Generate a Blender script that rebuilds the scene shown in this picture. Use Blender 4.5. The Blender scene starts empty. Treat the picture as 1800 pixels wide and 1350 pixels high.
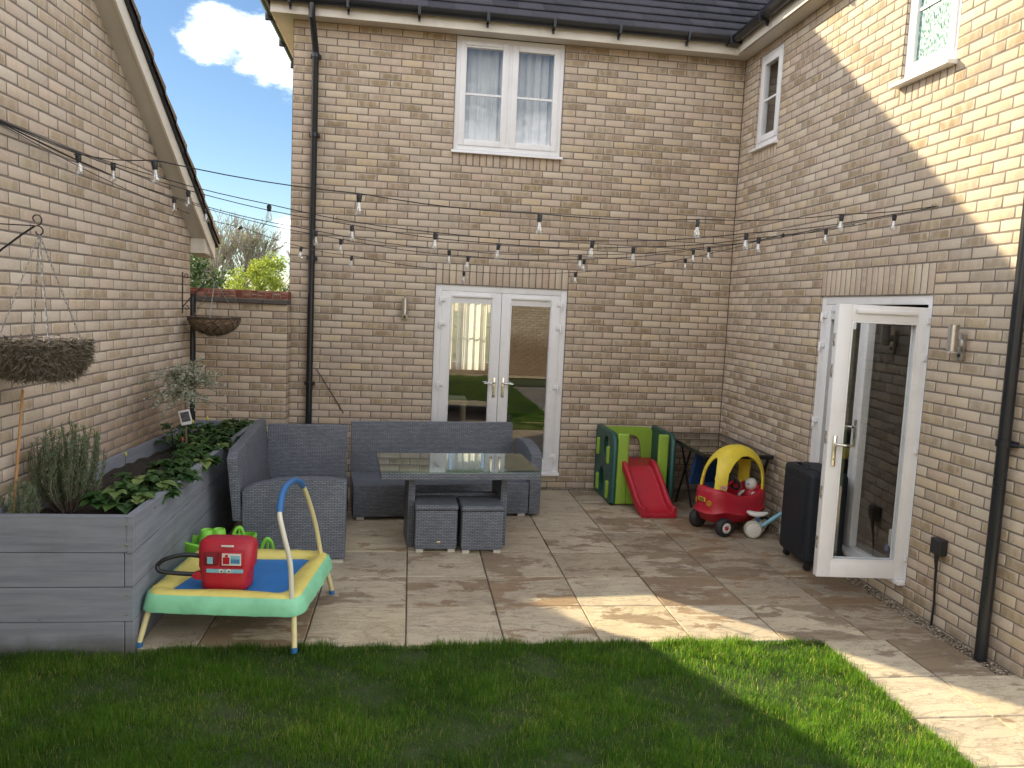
import bpy, bmesh, math, random
import numpy as np
from mathutils import Vector, Matrix
random.seed(7); rng = np.random.default_rng(7)
R = math.radians
sc = bpy.context.scene
col = sc.collection

# ---------------------------------------------------------------- camera
cam_d = bpy.data.cameras.new('camera'); cam = bpy.data.objects.new('camera', cam_d); col.objects.link(cam)
CP = Vector((-3.6061, -8.4952, 2.0218)); YAW, PIT, ROL = -.1337, -.0981, .0457
f_ = Vector((-math.sin(YAW)*math.cos(PIT), math.cos(YAW)*math.cos(PIT), math.sin(PIT)))
r0 = Vector((math.cos(YAW), math.sin(YAW), 0)); u0 = r0.cross(f_)
rt = math.cos(ROL)*r0 + math.sin(ROL)*u0; up = -math.sin(ROL)*r0 + math.cos(ROL)*u0
m = Matrix((rt, up, -f_)).transposed().to_4x4(); m.translation = CP
cam.matrix_world = m
cam_d.sensor_width = 36; cam_d.lens = 1354.12/1800*36; cam_d.clip_end = 800; cam_d.clip_start = .05
sc.camera = cam

# ---------------------------------------------------------------- light
SUN = Vector((1.32, -1.40, -1.0)).normalized()          # direction the light travels
elev = math.asin(-SUN.z); az = math.atan2(-SUN.x, -SUN.y)  # azimuth of the sun from +Y towards +X
sd = bpy.data.lights.new('sun', 'SUN'); sd.energy = 2.55; sd.angle = R(.5); sd.color = (1, .84, .55)
so = bpy.data.objects.new('sun', sd); col.objects.link(so)
so.rotation_euler = SUN.to_track_quat('-Z', 'Y').to_euler(); so.location = (-20, 20, 20)
w = bpy.data.worlds.new('World'); sc.world = w; w.use_nodes = True
nt = w.node_tree; nt.nodes.clear(); N = nt.nodes.new; L = nt.links.new
sky = N('ShaderNodeTexSky'); sky.sky_type = 'NISHITA'; sky.sun_disc = False
sky.sun_elevation = elev; sky.sun_rotation = az; sky.air_density = 1.0; sky.dust_density = .05; sky.ozone_density = 3.0
tc = N('ShaderNodeTexCoord')
def smooth(nt, v, a, b):
    n = nt.nodes.new('ShaderNodeMapRange'); n.interpolation_type = 'SMOOTHSTEP'
    n.inputs[1].default_value = a; n.inputs[2].default_value = b; nt.links.new(v, n.inputs[0]); return n.outputs[0]
n1 = N('ShaderNodeTexNoise'); n1.inputs['Scale'].default_value = 8; n1.inputs['Detail'].default_value = 9; n1.inputs['Roughness'].default_value = .68
mp = N('ShaderNodeMapping'); mp.inputs['Scale'].default_value = (1, 1, 2.2); mp.inputs['Location'].default_value = (3.1, 1.7, .4)
L(tc.outputs['Generated'], mp.inputs[0]); L(mp.outputs[0], n1.inputs['Vector'])
def cloud_blob(dirv, r_in, r_out):
    d = N('ShaderNodeVectorMath'); d.operation = 'DISTANCE'; L(tc.outputs['Generated'], d.inputs[0]); d.inputs[1].default_value = Vector(dirv).normalized()
    return smooth(nt, d.outputs['Value'], r_out, r_in)
def mth(nt, op, a, b=None, clamp=False):
    n = nt.nodes.new('ShaderNodeMath'); n.operation = op; n.use_clamp = clamp
    for i, v in enumerate((a, b)):
        if v is None: continue
        if isinstance(v, (int, float)): n.inputs[i].default_value = v
        else: nt.links.new(v, n.inputs[i])
    return n.outputs[0]
blob = mth(nt, 'MAXIMUM', cloud_blob((-.172, .948, .284), .0, .095), cloud_blob((-.225, .93, .288), .0, .07))
blob = mth(nt, 'MAXIMUM', blob, cloud_blob((-.145, .954, .272), .0, .075))
blob = mth(nt, 'MAXIMUM', blob, mth(nt, 'MULTIPLY', cloud_blob((-.145, .982, .075), .0, .07), .9))
# bright cloud added as fill outside the view, with one gap opposite
d0 = N('ShaderNodeVectorMath'); d0.operation = 'DISTANCE'; L(tc.outputs['Generated'], d0.inputs[0]); d0.inputs[1].default_value = Vector((-.30, .90, .32)).normalized()
fill_cloud = smooth(nt, d0.outputs['Value'], .42, .75)
fill_cloud = mth(nt, 'MULTIPLY', fill_cloud, mth(nt, 'SUBTRACT', 1, mth(nt, 'MULTIPLY', cloud_blob((.12, -.90, .40), .10, .26), .75)))
zz_ = N('ShaderNodeSeparateXYZ'); L(tc.outputs['Generated'], zz_.inputs[0])
fill_cloud = mth(nt, 'MULTIPLY', fill_cloud, mth(nt, 'SUBTRACT', 1, mth(nt, 'MULTIPLY', smooth(nt, zz_.outputs[2], .50, .85), .42)))
blob = mth(nt, 'MAXIMUM', blob, mth(nt, 'MULTIPLY', fill_cloud, 1.0))
cl = mth(nt, 'ADD', mth(nt, 'MULTIPLY', blob, .80), mth(nt, 'MULTIPLY', n1.outputs[0], 1.6))
cf = smooth(nt, cl, 1.14, 1.62)
hs = N('ShaderNodeHueSaturation'); hs.inputs['Saturation'].default_value = 1.05; hs.inputs['Value'].default_value = .27; L(sky.outputs[0], hs.inputs['Color'])
mx = N('ShaderNodeMixRGB'); L(cf, mx.inputs[0]); L(hs.outputs[0], mx.inputs[1]); mx.inputs[2].default_value = (6.2, 6.2, 6.3, 1)
bg = N('ShaderNodeBackground'); bg.inputs[1].default_value = .12; L(mx.outputs[0], bg.inputs[0])
ow = N('ShaderNodeOutputWorld'); L(bg.outputs[0], ow.inputs[0])
vs = sc.view_settings; vs.view_transform = 'Standard'; vs.look = 'None'; vs.gamma = 1; vs.exposure = 1.97
sc.cycles.max_bounces = 8; sc.cycles.transparent_max_bounces = 16; sc.cycles.caustics_reflective = False; sc.cycles.caustics_refractive = False

# ---------------------------------------------------------------- helpers: nodes
class Mat:
    def __init__(s, name, rough=.6, metal=0, spec=.5):
        s.m = bpy.data.materials.new(name); s.m.use_nodes = True; s.nt = s.m.node_tree
        s.b = s.nt.nodes['Principled BSDF']; s.out = s.nt.nodes['Material Output']
        s.b.inputs['Roughness'].default_value = rough; s.b.inputs['Metallic'].default_value = metal
        s.b.inputs['Specular IOR Level'].default_value = spec
        s.tc = s.nt.nodes.new('ShaderNodeTexCoord')
    def n(s, t, **k):
        x = s.nt.nodes.new(t)
        for a, b in k.items(): setattr(x, a, b)
        return x
    def link(s, a, b): s.nt.links.new(a, b)
    def m_(s, op, a, b=None, clamp=False): return mth(s.nt, op, a, b, clamp)
    def noise(s, scale, detail=4, rough=.55, vec=None, stretch=None, dist=0):
        x = s.n('ShaderNodeTexNoise'); x.inputs['Scale'].default_value = scale; x.inputs['Detail'].default_value = detail
        x.inputs['Roughness'].default_value = rough; x.inputs['Distortion'].default_value = dist
        v = vec if vec is not None else s.tc.outputs['Object']
        if stretch:
            mp = s.n('ShaderNodeMapping'); mp.inputs['Scale'].default_value = stretch; s.link(v, mp.inputs[0]); v = mp.outputs[0]
        s.link(v, x.inputs['Vector']); return x.outputs[0]
    def ramp(s, fac, stops, interp='LINEAR'):
        r = s.n('ShaderNodeValToRGB'); r.color_ramp.interpolation = interp; e = r.color_ramp.elements
        while len(e) < len(stops): e.new(.5)
        for q, (p, c) in zip(e, stops): q.position = p; q.color = (*c, 1)
        s.link(fac, r.inputs[0]); return r.outputs[0]
    def mix(s, f, a, b, mode='MIX'):
        x = s.n('ShaderNodeMixRGB', blend_type=mode)
        for i, v in enumerate((f, a, b)):
            if isinstance(v, (int, float)): x.inputs[i].default_value = v
            elif isinstance(v, tuple): x.inputs[i].default_value = (*v, 1)
            else: s.link(v, x.inputs[i])
        return x.outputs[0]
    def sm(s, v, a, b): return smooth(s.nt, v, a, b)
    def bump(s, h, strength=.3, dist=.01):
        b = s.n('ShaderNodeBump'); b.inputs['Strength'].default_value = strength; b.inputs['Distance'].default_value = dist
        s.link(h, b.inputs['Height']); s.link(b.outputs[0], s.b.inputs['Normal'])
    def col(s, c):
        if isinstance(c, tuple): s.b.inputs['Base Color'].default_value = (*c, 1)
        else: s.link(c, s.b.inputs['Base Color'])
        return s
    def rgh(s, v): s.link(v, s.b.inputs['Roughness'])

def plain(name, c, rough=.5, metal=0, var=.12, scale=6, bump=.0, bscale=120, spec=.5, dirt=None):
    M = Mat(name, rough, metal, spec)
    nz = M.noise(scale, 6, .6)
    dk = tuple(x*(1-var) for x in c); lt = tuple(min(1, x*(1+var)) for x in c)
    cc = M.ramp(nz, [(.3, dk), (.7, lt)])
    if dirt:
        n2 = M.noise(3.5, 8, .7); cc = M.mix(M.m_('MULTIPLY', M.sm(n2, .5, .72), dirt), cc, (.16, .14, .10))
    M.col(cc)
    M.rgh(M.m_('ADD', M.m_('MULTIPLY', M.noise(scale*3, 5), .25), rough-.12))
    if bump: M.bump(M.noise(bscale, 3), bump, .004 if bscale > 40 else .02)
    return M.m

def mat_brick(name, stops, dark, dirt=False):
    M = Mat(name, .9, 0, .25)
    at = M.n('ShaderNodeAttribute', attribute_name='bc'); sp = M.n('ShaderNodeSeparateColor'); M.link(at.outputs['Color'], sp.inputs[0])
    r1, r2, r3 = sp.outputs[0], sp.outputs[1], sp.outputs[2]
    uv = M.n('ShaderNodeSeparateXYZ'); M.link(M.tc.outputs['UV'], uv.inputs[0])
    du = M.m_('MULTIPLY', M.m_('ABSOLUTE', M.m_('SUBTRACT', uv.outputs[0], .5)), 2)
    dv = M.m_('MULTIPLY', M.m_('ABSOLUTE', M.m_('SUBTRACT', uv.outputs[1], .5)), 2)
    wob = M.m_('MULTIPLY', M.m_('SUBTRACT', M.noise(16, 3), .5), .7)
    inner = M.m_('MULTIPLY', M.sm(M.m_('ADD', du, wob), 1.05, .74), M.sm(M.m_('ADD', dv, wob), 1.12, .55))
    cb = M.n('ShaderNodeCombineXYZ')
    M.link(M.m_('ADD', M.m_('MULTIPLY', uv.outputs[0], 4.0), M.m_('MULTIPLY', r3, 90)), cb.inputs[0]); M.link(M.m_('MULTIPLY', r1, 31), cb.inputs[1])
    M.link(M.m_('MULTIPLY', uv.outputs[1], .35), cb.inputs[2])
    st = M.noise(1.0, 2, .5, vec=cb.outputs[0])
    base = M.ramp(r2, stops)
    base = M.mix(M.m_('MULTIPLY', M.sm(st, .45, .68), .38), base, (.60, .52, .41))
    f = M.m_('MULTIPLY', M.m_('MULTIPLY', inner, M.sm(r1, .30, 1.0)), M.m_('ADD', .60, M.m_('MULTIPLY', M.sm(st, .62, .40), .40)))
    c = M.mix(M.m_('MULTIPLY', f, .80), base, dark)
    fine = M.noise(90, 6, .7); med = M.noise(1.3, 4, .6)
    c = M.mix(.5, c, M.ramp(fine, [(.3, (.36, .36, .36)), (.7, (.64, .64, .64))]), 'OVERLAY')
    c = M.mix(M.m_('MULTIPLY', M.sm(med, .40, .75), .20), c, (.44, .35, .29))
    if dirt:
        g = M.n('ShaderNodeSeparateXYZ'); M.link(M.tc.outputs['Object'], g.inputs[0])
        near = M.sm(g.outputs[1], -3.2, -.6)
        k = M.m_('MULTIPLY', M.sm(M.m_('ADD', g.outputs[2], M.m_('MULTIPLY', M.noise(2.2, 6, .65), .8)), 1.95, 1.1), M.m_('ADD', .25, M.m_('MULTIPLY', near, .55)))
        c = M.mix(k, c, (.20, .125, .07))
    M.col(c)
    # broad weathering: paler bloom and faint vertical run-off streaks
    wz = M.noise(.8, 5, .6, stretch=(1, 1, .35)); c = M.mix(M.m_('MULTIPLY', M.sm(wz, .5, .72), .28), c, (.62, .56, .47))
    ws = M.noise(3.2, 6, .65, stretch=(2.5, 2.5, .22)); c = M.mix(M.m_('MULTIPLY', M.sm(ws, .56, .74), .30), c, (.30, .25, .19)); M.col(c)
    M.bump(M.m_('ADD', M.noise(160, 4, .7), M.m_('MULTIPLY', M.noise(28, 4, .6), .8)), .55, .003)
    return M.m
BUFF = [(0, (.58, .46, .315)), (.25, (.54, .445, .345)), (.5, (.50, .385, .30)), (.75, (.60, .51, .395)), (1, (.43, .345, .28))]
M_brick = mat_brick('buff_brick', BUFF, (.24, .175, .095))
M_brick_g = mat_brick('buff_brick_stained', [(0, (.64, .51, .40)), (.3, (.57, .49, .41)), (.6, (.53, .42, .34)), (1, (.64, .56, .46))], (.36, .28, .17), True)
M_redbrick = mat_brick('red_brick', [(0, (.22, .06, .04)), (.5, (.27, .08, .05)), (1, (.18, .055, .04))], (.12, .05, .04))
M_mortar = plain('mortar', (.205, .175, .152), .95, var=.2, scale=9, bump=.6, bscale=220)

# ---------------------------------------------------------------- helpers: objects
def tag(o, label=None, cat=None, group=None, kind=None):
    if label: o['label'] = label
    if cat: o['category'] = cat
    if group: o['group'] = group
    if kind: o['kind'] = kind
    return o
def empty(name, loc=(0, 0, 0), rz=0, label=None, cat=None, group=None, kind=None):
    o = bpy.data.objects.new(name, None); col.objects.link(o); o.location = loc; o.rotation_euler = (0, 0, rz); o.empty_display_size = .1
    return tag(o, label, cat, group, kind)
def boxuv(bm):
    uv = bm.loops.layers.uv.verify()
    for f in bm.faces:
        n = f.normal; a = (abs(n.x), abs(n.y), abs(n.z)); k = a.index(max(a))
        for l in f.loops:
            c = l.vert.co
            l[uv].uv = (c.y, c.z) if k == 0 else (c.x, c.z) if k == 1 else (c.x, c.y)
def obj(name, bm, mat, parent=None, smooth_=None, uv=True, loc=None):
    bm.normal_update()
    if uv: boxuv(bm)
    me = bpy.data.meshes.new(name); bm.to_mesh(me); bm.free()
    for mm in (mat if isinstance(mat, (list, tuple)) else [mat]): me.materials.append(mm)
    if smooth_ is not None:
        me.polygons.foreach_set('use_smooth', [True]*len(me.polygons))
        try: me.set_sharp_from_angle(angle=R(smooth_))
        except Exception: pass
    o = bpy.data.objects.new(name, me); col.objects.link(o)
    if parent: o.parent = parent
    if loc: o.location = loc
    return o
def raw(name, V, F, mat, parent=None, uvs=None, cols=None, smooth_=False):
    me = bpy.data.meshes.new(name); V = np.asarray(V, np.float32); F = np.asarray(F, np.int32)
    me.vertices.add(len(V)); me.vertices.foreach_set('co', V.ravel())
    k = F.shape[1]; me.loops.add(F.size); me.loops.foreach_set('vertex_index', F.ravel())
    me.polygons.add(len(F)); me.polygons.foreach_set('loop_start', np.arange(0, F.size, k, dtype=np.int32))
    me.polygons.foreach_set('loop_total', np.full(len(F), k, np.int32))
    if uvs is not None:
        ul = me.uv_layers.new(name='UVMap'); ul.data.foreach_set('uv', np.asarray(uvs, np.float32).ravel())
    if cols is not None:
        a = me.color_attributes.new('bc', 'FLOAT_COLOR', 'POINT'); a.data.foreach_set('color', np.asarray(cols, np.float32).ravel())
    me.materials.append(mat); me.update(calc_edges=True)
    if smooth_: me.polygons.foreach_set('use_smooth', [True]*len(F))
    o = bpy.data.objects.new(name, me); col.objects.link(o)
    if parent: o.parent = parent
    return o
BM = bmesh.new
def merge(bm, t, M=None):
    if M is not None: t.transform(M)
    me = bpy.data.meshes.new('tmp'); t.to_mesh(me); t.free(); bm.from_mesh(me); bpy.data.meshes.remove(me)
def bx(bm, x0, x1, y0, y1, z0, z1, bev=0, seg=2, M=None):
    t = BM(); bmesh.ops.create_cube(t, size=1)
    for v in t.verts: v.co = Vector(((x0+x1)/2+v.co.x*(x1-x0), (y0+y1)/2+v.co.y*(y1-y0), (z0+z1)/2+v.co.z*(z1-z0)))
    if bev: bmesh.ops.bevel(t, geom=t.edges[:], offset=bev, segments=seg, profile=.6, affect='EDGES', clamp_overlap=True)
    bmesh.ops.recalc_face_normals(t, faces=t.faces[:])
    merge(bm, t, M)
def tube(bm, pts, r, seg=8, flat=1.0, up=None, closed=False):
    pts = [Vector(p) for p in pts]; n = len(pts); rr = r if isinstance(r, (list, tuple)) else [r]*n
    rings = []; prev = None
    for i, p in enumerate(pts):
        a = pts[(i-1) % n] if (i > 0 or closed) else p; b = pts[(i+1) % n] if (i < n-1 or closed) else p
        d = (b-a).normalized()
        if prev is None:
            ref = Vector(up) if up else (Vector((0, 0, 1)) if abs(d.z) < .9 else Vector((1, 0, 0)))
        else: ref = prev
        s = d.cross(ref); s = s.normalized() if s.length > 1e-6 else Vector((1, 0, 0)); t = s.cross(d).normalized(); prev = Vector(up) if up else t
        q = rr[i]; q = q if isinstance(q, tuple) else (q, q*flat)
        rings.append([bm.verts.new(p + s*q[0]*math.cos(2*math.pi*k/seg) + t*q[1]*math.sin(2*math.pi*k/seg)) for k in range(seg)])
    for i in range(n if closed else n-1):
        A, B = rings[i], rings[(i+1) % n]
        for k in range(seg): bm.faces.new((A[k], A[(k+1) % seg], B[(k+1) % seg], B[k]))
    if not closed:
        bm.faces.new(rings[0][::-1]); bm.faces.new(rings[-1])
def lathe(bm, prof, seg=16, M=None, sx=1, sy=1, cap=True):
    t = BM(); rings = [[t.verts.new((r*sx*math.cos(2*math.pi*k/seg), r*sy*math.sin(2*math.pi*k/seg), z)) for k in range(seg)] for r, z in prof]
    for A, B in zip(rings, rings[1:]):
        for k in range(seg): t.faces.new((A[k], A[(k+1) % seg], B[(k+1) % seg], B[k]))
    if cap:
        if prof[0][0] > 1e-4: t.faces.new(rings[0][::-1])
        if prof[-1][0] > 1e-4: t.faces.new(rings[-1])
    bmesh.ops.remove_doubles(t, verts=t.verts[:], dist=1e-5); bmesh.ops.recalc_face_normals(t, faces=t.faces[:])
    merge(bm, t, M)
def prism(bm, poly, d0, d1, M=None, bev=0):
    """polygon in local XY, extruded along Z from d0 to d1"""
    t = BM(); A = [t.verts.new((x, y, d0)) for x, y in poly]; B = [t.verts.new((x, y, d1)) for x, y in poly]; n = len(poly)
    t.faces.new(A[::-1]); t.faces.new(B)
    for k in range(n): t.faces.new((A[k], A[(k+1) % n], B[(k+1) % n], B[k]))
    if bev: bmesh.ops.bevel(t, geom=t.edges[:], offset=bev, segments=2, profile=.6, affect='EDGES', clamp_overlap=True)
    bmesh.ops.recalc_face_normals(t, faces=t.faces[:]); merge(bm, t, M)
def rrect(w, h, r, n=5, cx=0, cy=0):
    out = []
    for sx, sy, a in ((1, 1, 0), (-1, 1, 90), (-1, -1, 180), (1, -1, 270)):
        for k in range(n+1):
            t = R(a+90*k/n); out.append((cx+sx*(w/2-r)+r*math.cos(t), cy+sy*(h/2-r)+r*math.sin(t)))
    return out
def ringplate(bm, outer, inner, d0, d1, M=None):
    """plate with one hole: outer and inner polygons of equal length, matched by index"""
    t = BM(); n = len(outer)
    def rg(p, z): return [t.verts.new((x, y, z)) for x, y in p]
    a, b, c, d = rg(outer, d0), rg(inner, d0), rg(outer, d1), rg(inner, d1)
    for k in range(n):
        j = (k+1) % n
        t.faces.new((a[j], a[k], b[k], b[j])); t.faces.new((c[k], c[j], d[j], d[k])); t.faces.new((a[k], a[j], c[j], c[k])); t.faces.new((b[j], b[k], d[k], d[j]))
    bmesh.ops.recalc_face_normals(t, faces=t.faces[:]); merge(bm, t, M)
def rectpts(w, h, n, cx=0, cy=0):
    """n points round a rectangle, at equal angles from the centre"""
    out = []
    for k in range(n):
        a = 2*math.pi*(k+.5)/n; c, s = math.cos(a), math.sin(a); q = min(w/2/abs(c) if abs(c) > 1e-6 else 1e9, h/2/abs(s) if abs(s) > 1e-6 else 1e9)
        out.append((cx+c*q, cy+s*q))
    return out
def supell(w, h, n, e=2.5, cx=0, cy=0):
    out = []
    for k in range(n):
        a = 2*math.pi*(k+.5)/n; c, s = math.cos(a), math.sin(a)
        q = (abs(c/(w/2))**e+abs(s/(h/2))**e)**(-1/e); out.append((cx+c*q, cy+s*q))
    return out
def frameM(o, x, y):
    x = Vector(x).normalized(); y = Vector(y).normalized(); z = x.cross(y)
    m = Matrix((x, y, z)).transposed().to_4x4(); m.translation = Vector(o); return m
def T(x, y, z): return Matrix.Translation((x, y, z))

# ---------------------------------------------------------------- brickwork
PITCH = .2222
class Brickwork:
    def __init__(s, O, U, Nn, seed=0):
        s.O, s.U, s.N = np.array(O, float), np.array(U, float), np.array(Nn, float)
        s.U /= np.linalg.norm(s.U); s.N /= np.linalg.norm(s.N)
        s.V, s.F, s.uv, s.c = [], [], [], []; s.mV, s.mF = [], []; s.r = random.Random(seed)
    def P(s, u, v, d): return s.O + s.U*u + np.array((0, 0, v)) + s.N*d
    def brick(s, u0, u1, v0, v1, rot=False, tint=None):
        g = .0060; u0 += g+s.r.uniform(-.001, .001); u1 -= g; v0 += g+s.r.uniform(-.001, .001); v1 -= g
        if u1-u0 < .012: return
        b = len(s.V); d = s.r.uniform(-.0007, .0007); c = .0035
        j = lambda: s.r.uniform(-.0018, .0018)
        outer = [(u0, v0), (u1, v0), (u1, v1), (u0, v1)]; inner = [(u0+c, v0+c), (u1-c, v0+c), (u1-c, v1-c), (u0+c, v1-c)]
        for u, v in outer: s.V.append(s.P(u+j(), v+j(), -.010))
        for u, v in outer: s.V.append(s.P(u+j()*.6, v+j()*.6, d-.0016))
        for u, v in inner: s.V.append(s.P(u+j(), v+j(), d))
        s.F += [(b, b+1, b+5, b+4), (b+1, b+2, b+6, b+5), (b+2, b+3, b+7, b+6), (b+3, b, b+4, b+7)]
        s.F += [(b+4, b+5, b+9, b+8), (b+5, b+6, b+10, b+9), (b+6, b+7, b+11, b+10), (b+7, b+4, b+8, b+11), (b+8, b+9, b+10, b+11)]
        q = [(0, 0), (1, 0), (1, 1), (0, 1)]
        if rot: q = [(0, 0), (0, 1), (1, 1), (1, 0)]
        qi = [(.03 if a == 0 else .97, .06 if bb == 0 else .94) for a, bb in q]
        for k in range(4): s.uv += [q[k], q[(k+1) % 4], q[(k+1) % 4], q[k]]
        for k in range(4): s.uv += [q[k], q[(k+1) % 4], qi[(k+1) % 4], qi[k]]
        s.uv += qi
        cc = (s.r.random() if tint is None else tint[0], s.r.random() if tint is None else tint[1], s.r.random(), 1)
        s.c += [cc]*12
    def sheet(s, u0, u1, v0, v1, holes=()):
        us = sorted({u0, u1, *[h[0] for h in holes], *[h[1] for h in holes]}); vs_ = sorted({v0, v1, *[h[2] for h in holes], *[h[3] for h in holes]})
        us = [q for q in us if u0 <= q <= u1]; vs_ = [q for q in vs_ if v0 <= q <= v1]
        for a, b in zip(us, us[1:]):
            for c, d in zip(vs_, vs_[1:]):
                if any(h[0] <= (a+b)/2 <= h[1] and h[2] <= (c+d)/2 <= h[3] for h in holes): continue
                k = len(s.mV); s.mV += [s.P(a, c, -.0028), s.P(b, c, -.0028), s.P(b, d, -.0028), s.P(a, d, -.0028)]; s.mF.append((k, k+1, k+2, k+3))
    def wall(s, u0, u1, v0, v1, holes=(), off=0., top=None, rot=False, sheet=True, nosheet=()):
        n = int(round((v1-v0)/.075))
        for i in range(n):
            a, b = v0+i*.075, v0+(i+1)*.075; mid = (a+b)/2
            cuts = sorted([(h[0], h[1]) for h in holes if h[2] < mid < h[3]])
            segs, x = [], u0
            for h0, h1 in cuts:
                if h0 > x: segs.append((x, h0))
                x = max(x, h1)
            if x < u1: segs.append((x, u1))
            gi = round(a/.075)
            for s0, s1 in segs:
                ph = off+(gi % 2)*PITCH/2
                k = math.floor((s0-ph)/PITCH); e = [s0]
                q = ph+(k+1)*PITCH
                while q < s1-1e-6:
                    if q-e[-1] > .055 and s1-q > .055: e.append(q)
                    q += PITCH
                e.append(s1)
                for p0, p1 in zip(e, e[1:]):
                    if top and top((p0+p1)/2) < mid: continue
                    s.brick(p0, p1, a, b, rot)
        if sheet: s.sheet(u0, u1, v0, v1, nosheet or [h for h in holes])
    def soldier(s, u0, u1, v0, v1, n=None):
        n = n or round((u1-u0)/.075); w_ = (u1-u0)/n
        for k in range(n): s.brick(u0+k*w_, u0+(k+1)*w_, v0, v1, True, (s.r.random()*.6, s.r.random()))
    def build(s, name, mat, parent, mortar_parent=None):
        o = raw(name, s.V, s.F, mat, parent, s.uv, s.c)
        me = o.data; me.materials.append(M_mortar)
        # mortar joined into the same wall mesh
        bm = BM(); bm.from_mesh(me); uvl = bm.loops.layers.uv.verify()
        for f in s.mF:
            vv = [bm.verts.new(s.mV[k]) for k in f]
            ff = bm.faces.new(vv); ff.material_index = 1
        bm.to_mesh(me); bm.free(); return o

# ---------------------------------------------------------------- materials
M_white = plain('white_upvc', (.78, .78, .79), .32, var=.03, scale=3, spec=.5, dirt=.12)
M_cream = plain('cream_upvc', (.72, .68, .60), .38, var=.04, scale=3, dirt=.2)
M_soff = plain('soffit_board', (.60, .56, .50), .5, var=.06, scale=3, dirt=.15)
M_blackp = plain('black_gutter_plastic', (.012, .014, .018), .30, var=.15, scale=1.5)
M_steel = plain('brushed_steel', (.55, .54, .52), .3, 1, var=.06, scale=30)
M_chrome = plain('polished_metal', (.7, .68, .62), .14, 1, var=.05, scale=30)
M_plug = plain('black_plastic_box', (.02, .02, .022), .5, var=.2)
M_iron = plain('wrought_iron', (.03, .028, .028), .55, .2, var=.3)
M_chain = plain('galvanised_chain', (.42, .42, .42), .4, .8, var=.2, scale=40)
M_cable = plain('black_cable', (.012, .012, .013), .5)
M_plaster = plain('room_plaster', (.32, .30, .27), .8, var=.03)
M_floorin = plain('room_floor', (.10, .07, .05), .5, var=.3)
M_carcass = plain('dark_furniture', (.03, .032, .04), .6)
M_pine = plain('pale_wood', (.50, .38, .22), .5, var=.15, scale=4)
M_cane = plain('bamboo_cane', (.42, .22, .09), .6, var=.2, scale=12)

def mat_tiles(name, a, b):
    M = Mat(name, .55, 0, .5); at = M.n('ShaderNodeAttribute', attribute_name='bc'); sp = M.n('ShaderNodeSeparateColor'); M.link(at.outputs['Color'], sp.inputs[0])
    c = M.ramp(sp.outputs[0], [(0, a), (1, b)]); nz = M.noise(14, 7, .7)
    c = M.mix(.5, c, M.ramp(nz, [(.3, (.3, .3, .3)), (.75, (.7, .7, .7))]), 'OVERLAY'); M.col(c); M.bump(M.noise(70, 5, .7), .4, .004); return M.m
M_slate = mat_tiles('dark_roof_tile', (.020, .020, .029), (.050, .046, .062))
M_gtile = mat_tiles('brown_roof_tile', (.16, .115, .08), (.26, .20, .15))

def mat_glass(name, tint=(1, 1, 1), refl=1.0, rough=0.0):
    M = Mat(name); nt = M.nt; nt.nodes.remove(M.b)
    tr = M.n('ShaderNodeBsdfTransparent'); tr.inputs[0].default_value = (*tint, 1)
    gl = M.n('ShaderNodeBsdfGlossy'); gl.inputs['Roughness'].default_value = rough; gl.inputs[0].default_value = (.95, .97, 1, 1)
    ge = M.n('ShaderNodeNewGeometry'); dt = M.n('ShaderNodeVectorMath', operation='DOT_PRODUCT'); M.link(ge.outputs['Incoming'], dt.inputs[0]); M.link(ge.outputs['Normal'], dt.inputs[1])
    k5 = M.m_('POWER', M.m_('SUBTRACT', 1, M.m_('ABSOLUTE', dt.outputs['Value']), True), 5)
    f = M.m_('ADD', refl, M.m_('MULTIPLY', k5, 1-refl), True)      # Schlick, the same from both sides of the pane
    bp = M.n('ShaderNodeBump'); bp.inputs['Strength'].default_value = .012; bp.inputs['Distance'].default_value = .01; M.link(M.noise(2.5, 2), bp.inputs['Height']); M.link(bp.outputs[0], gl.inputs['Normal'])
    mx = M.n('ShaderNodeMixShader'); M.link(f, mx.inputs[0]); M.link(tr.outputs[0], mx.inputs[1]); M.link(gl.outputs[0], mx.inputs[2]); M.link(mx.outputs[0], M.out.inputs[0])
    return M.m
M_glass = mat_glass('window_glass', (.93, .95, .95), .16)
M_bulb = mat_glass('bulb_glass', (.90, .91, .90), .22, .07)
M_tglass = mat_glass('table_glass', (.80, .90, .86), .14)
M_darkglass = mat_glass('smoked_glass', (.12, .12, .13), .10)

def mat_obscure():
    M = Mat('obscure_glass', .35); vr = M.n('ShaderNodeTexVoronoi'); vr.inputs['Scale'].default_value = 55; mp = M.n('ShaderNodeMapping'); mp.inputs['Scale'].default_value = (1, 1, .45)
    M.link(M.tc.outputs['Object'], mp.inputs[0]); M.link(mp.outputs[0], vr.inputs['Vector'])
    nz = M.noise(60, 4, .6, stretch=(1, 1, .4))
    M.col(M.ramp(nz, [(.36, (.04, .12, .11)), (.5, (.14, .30, .28)), (.66, (.50, .66, .63))])); M.bump(vr.outputs[0], .8, .01); return M.m
M_obsc = mat_obscure()

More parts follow.
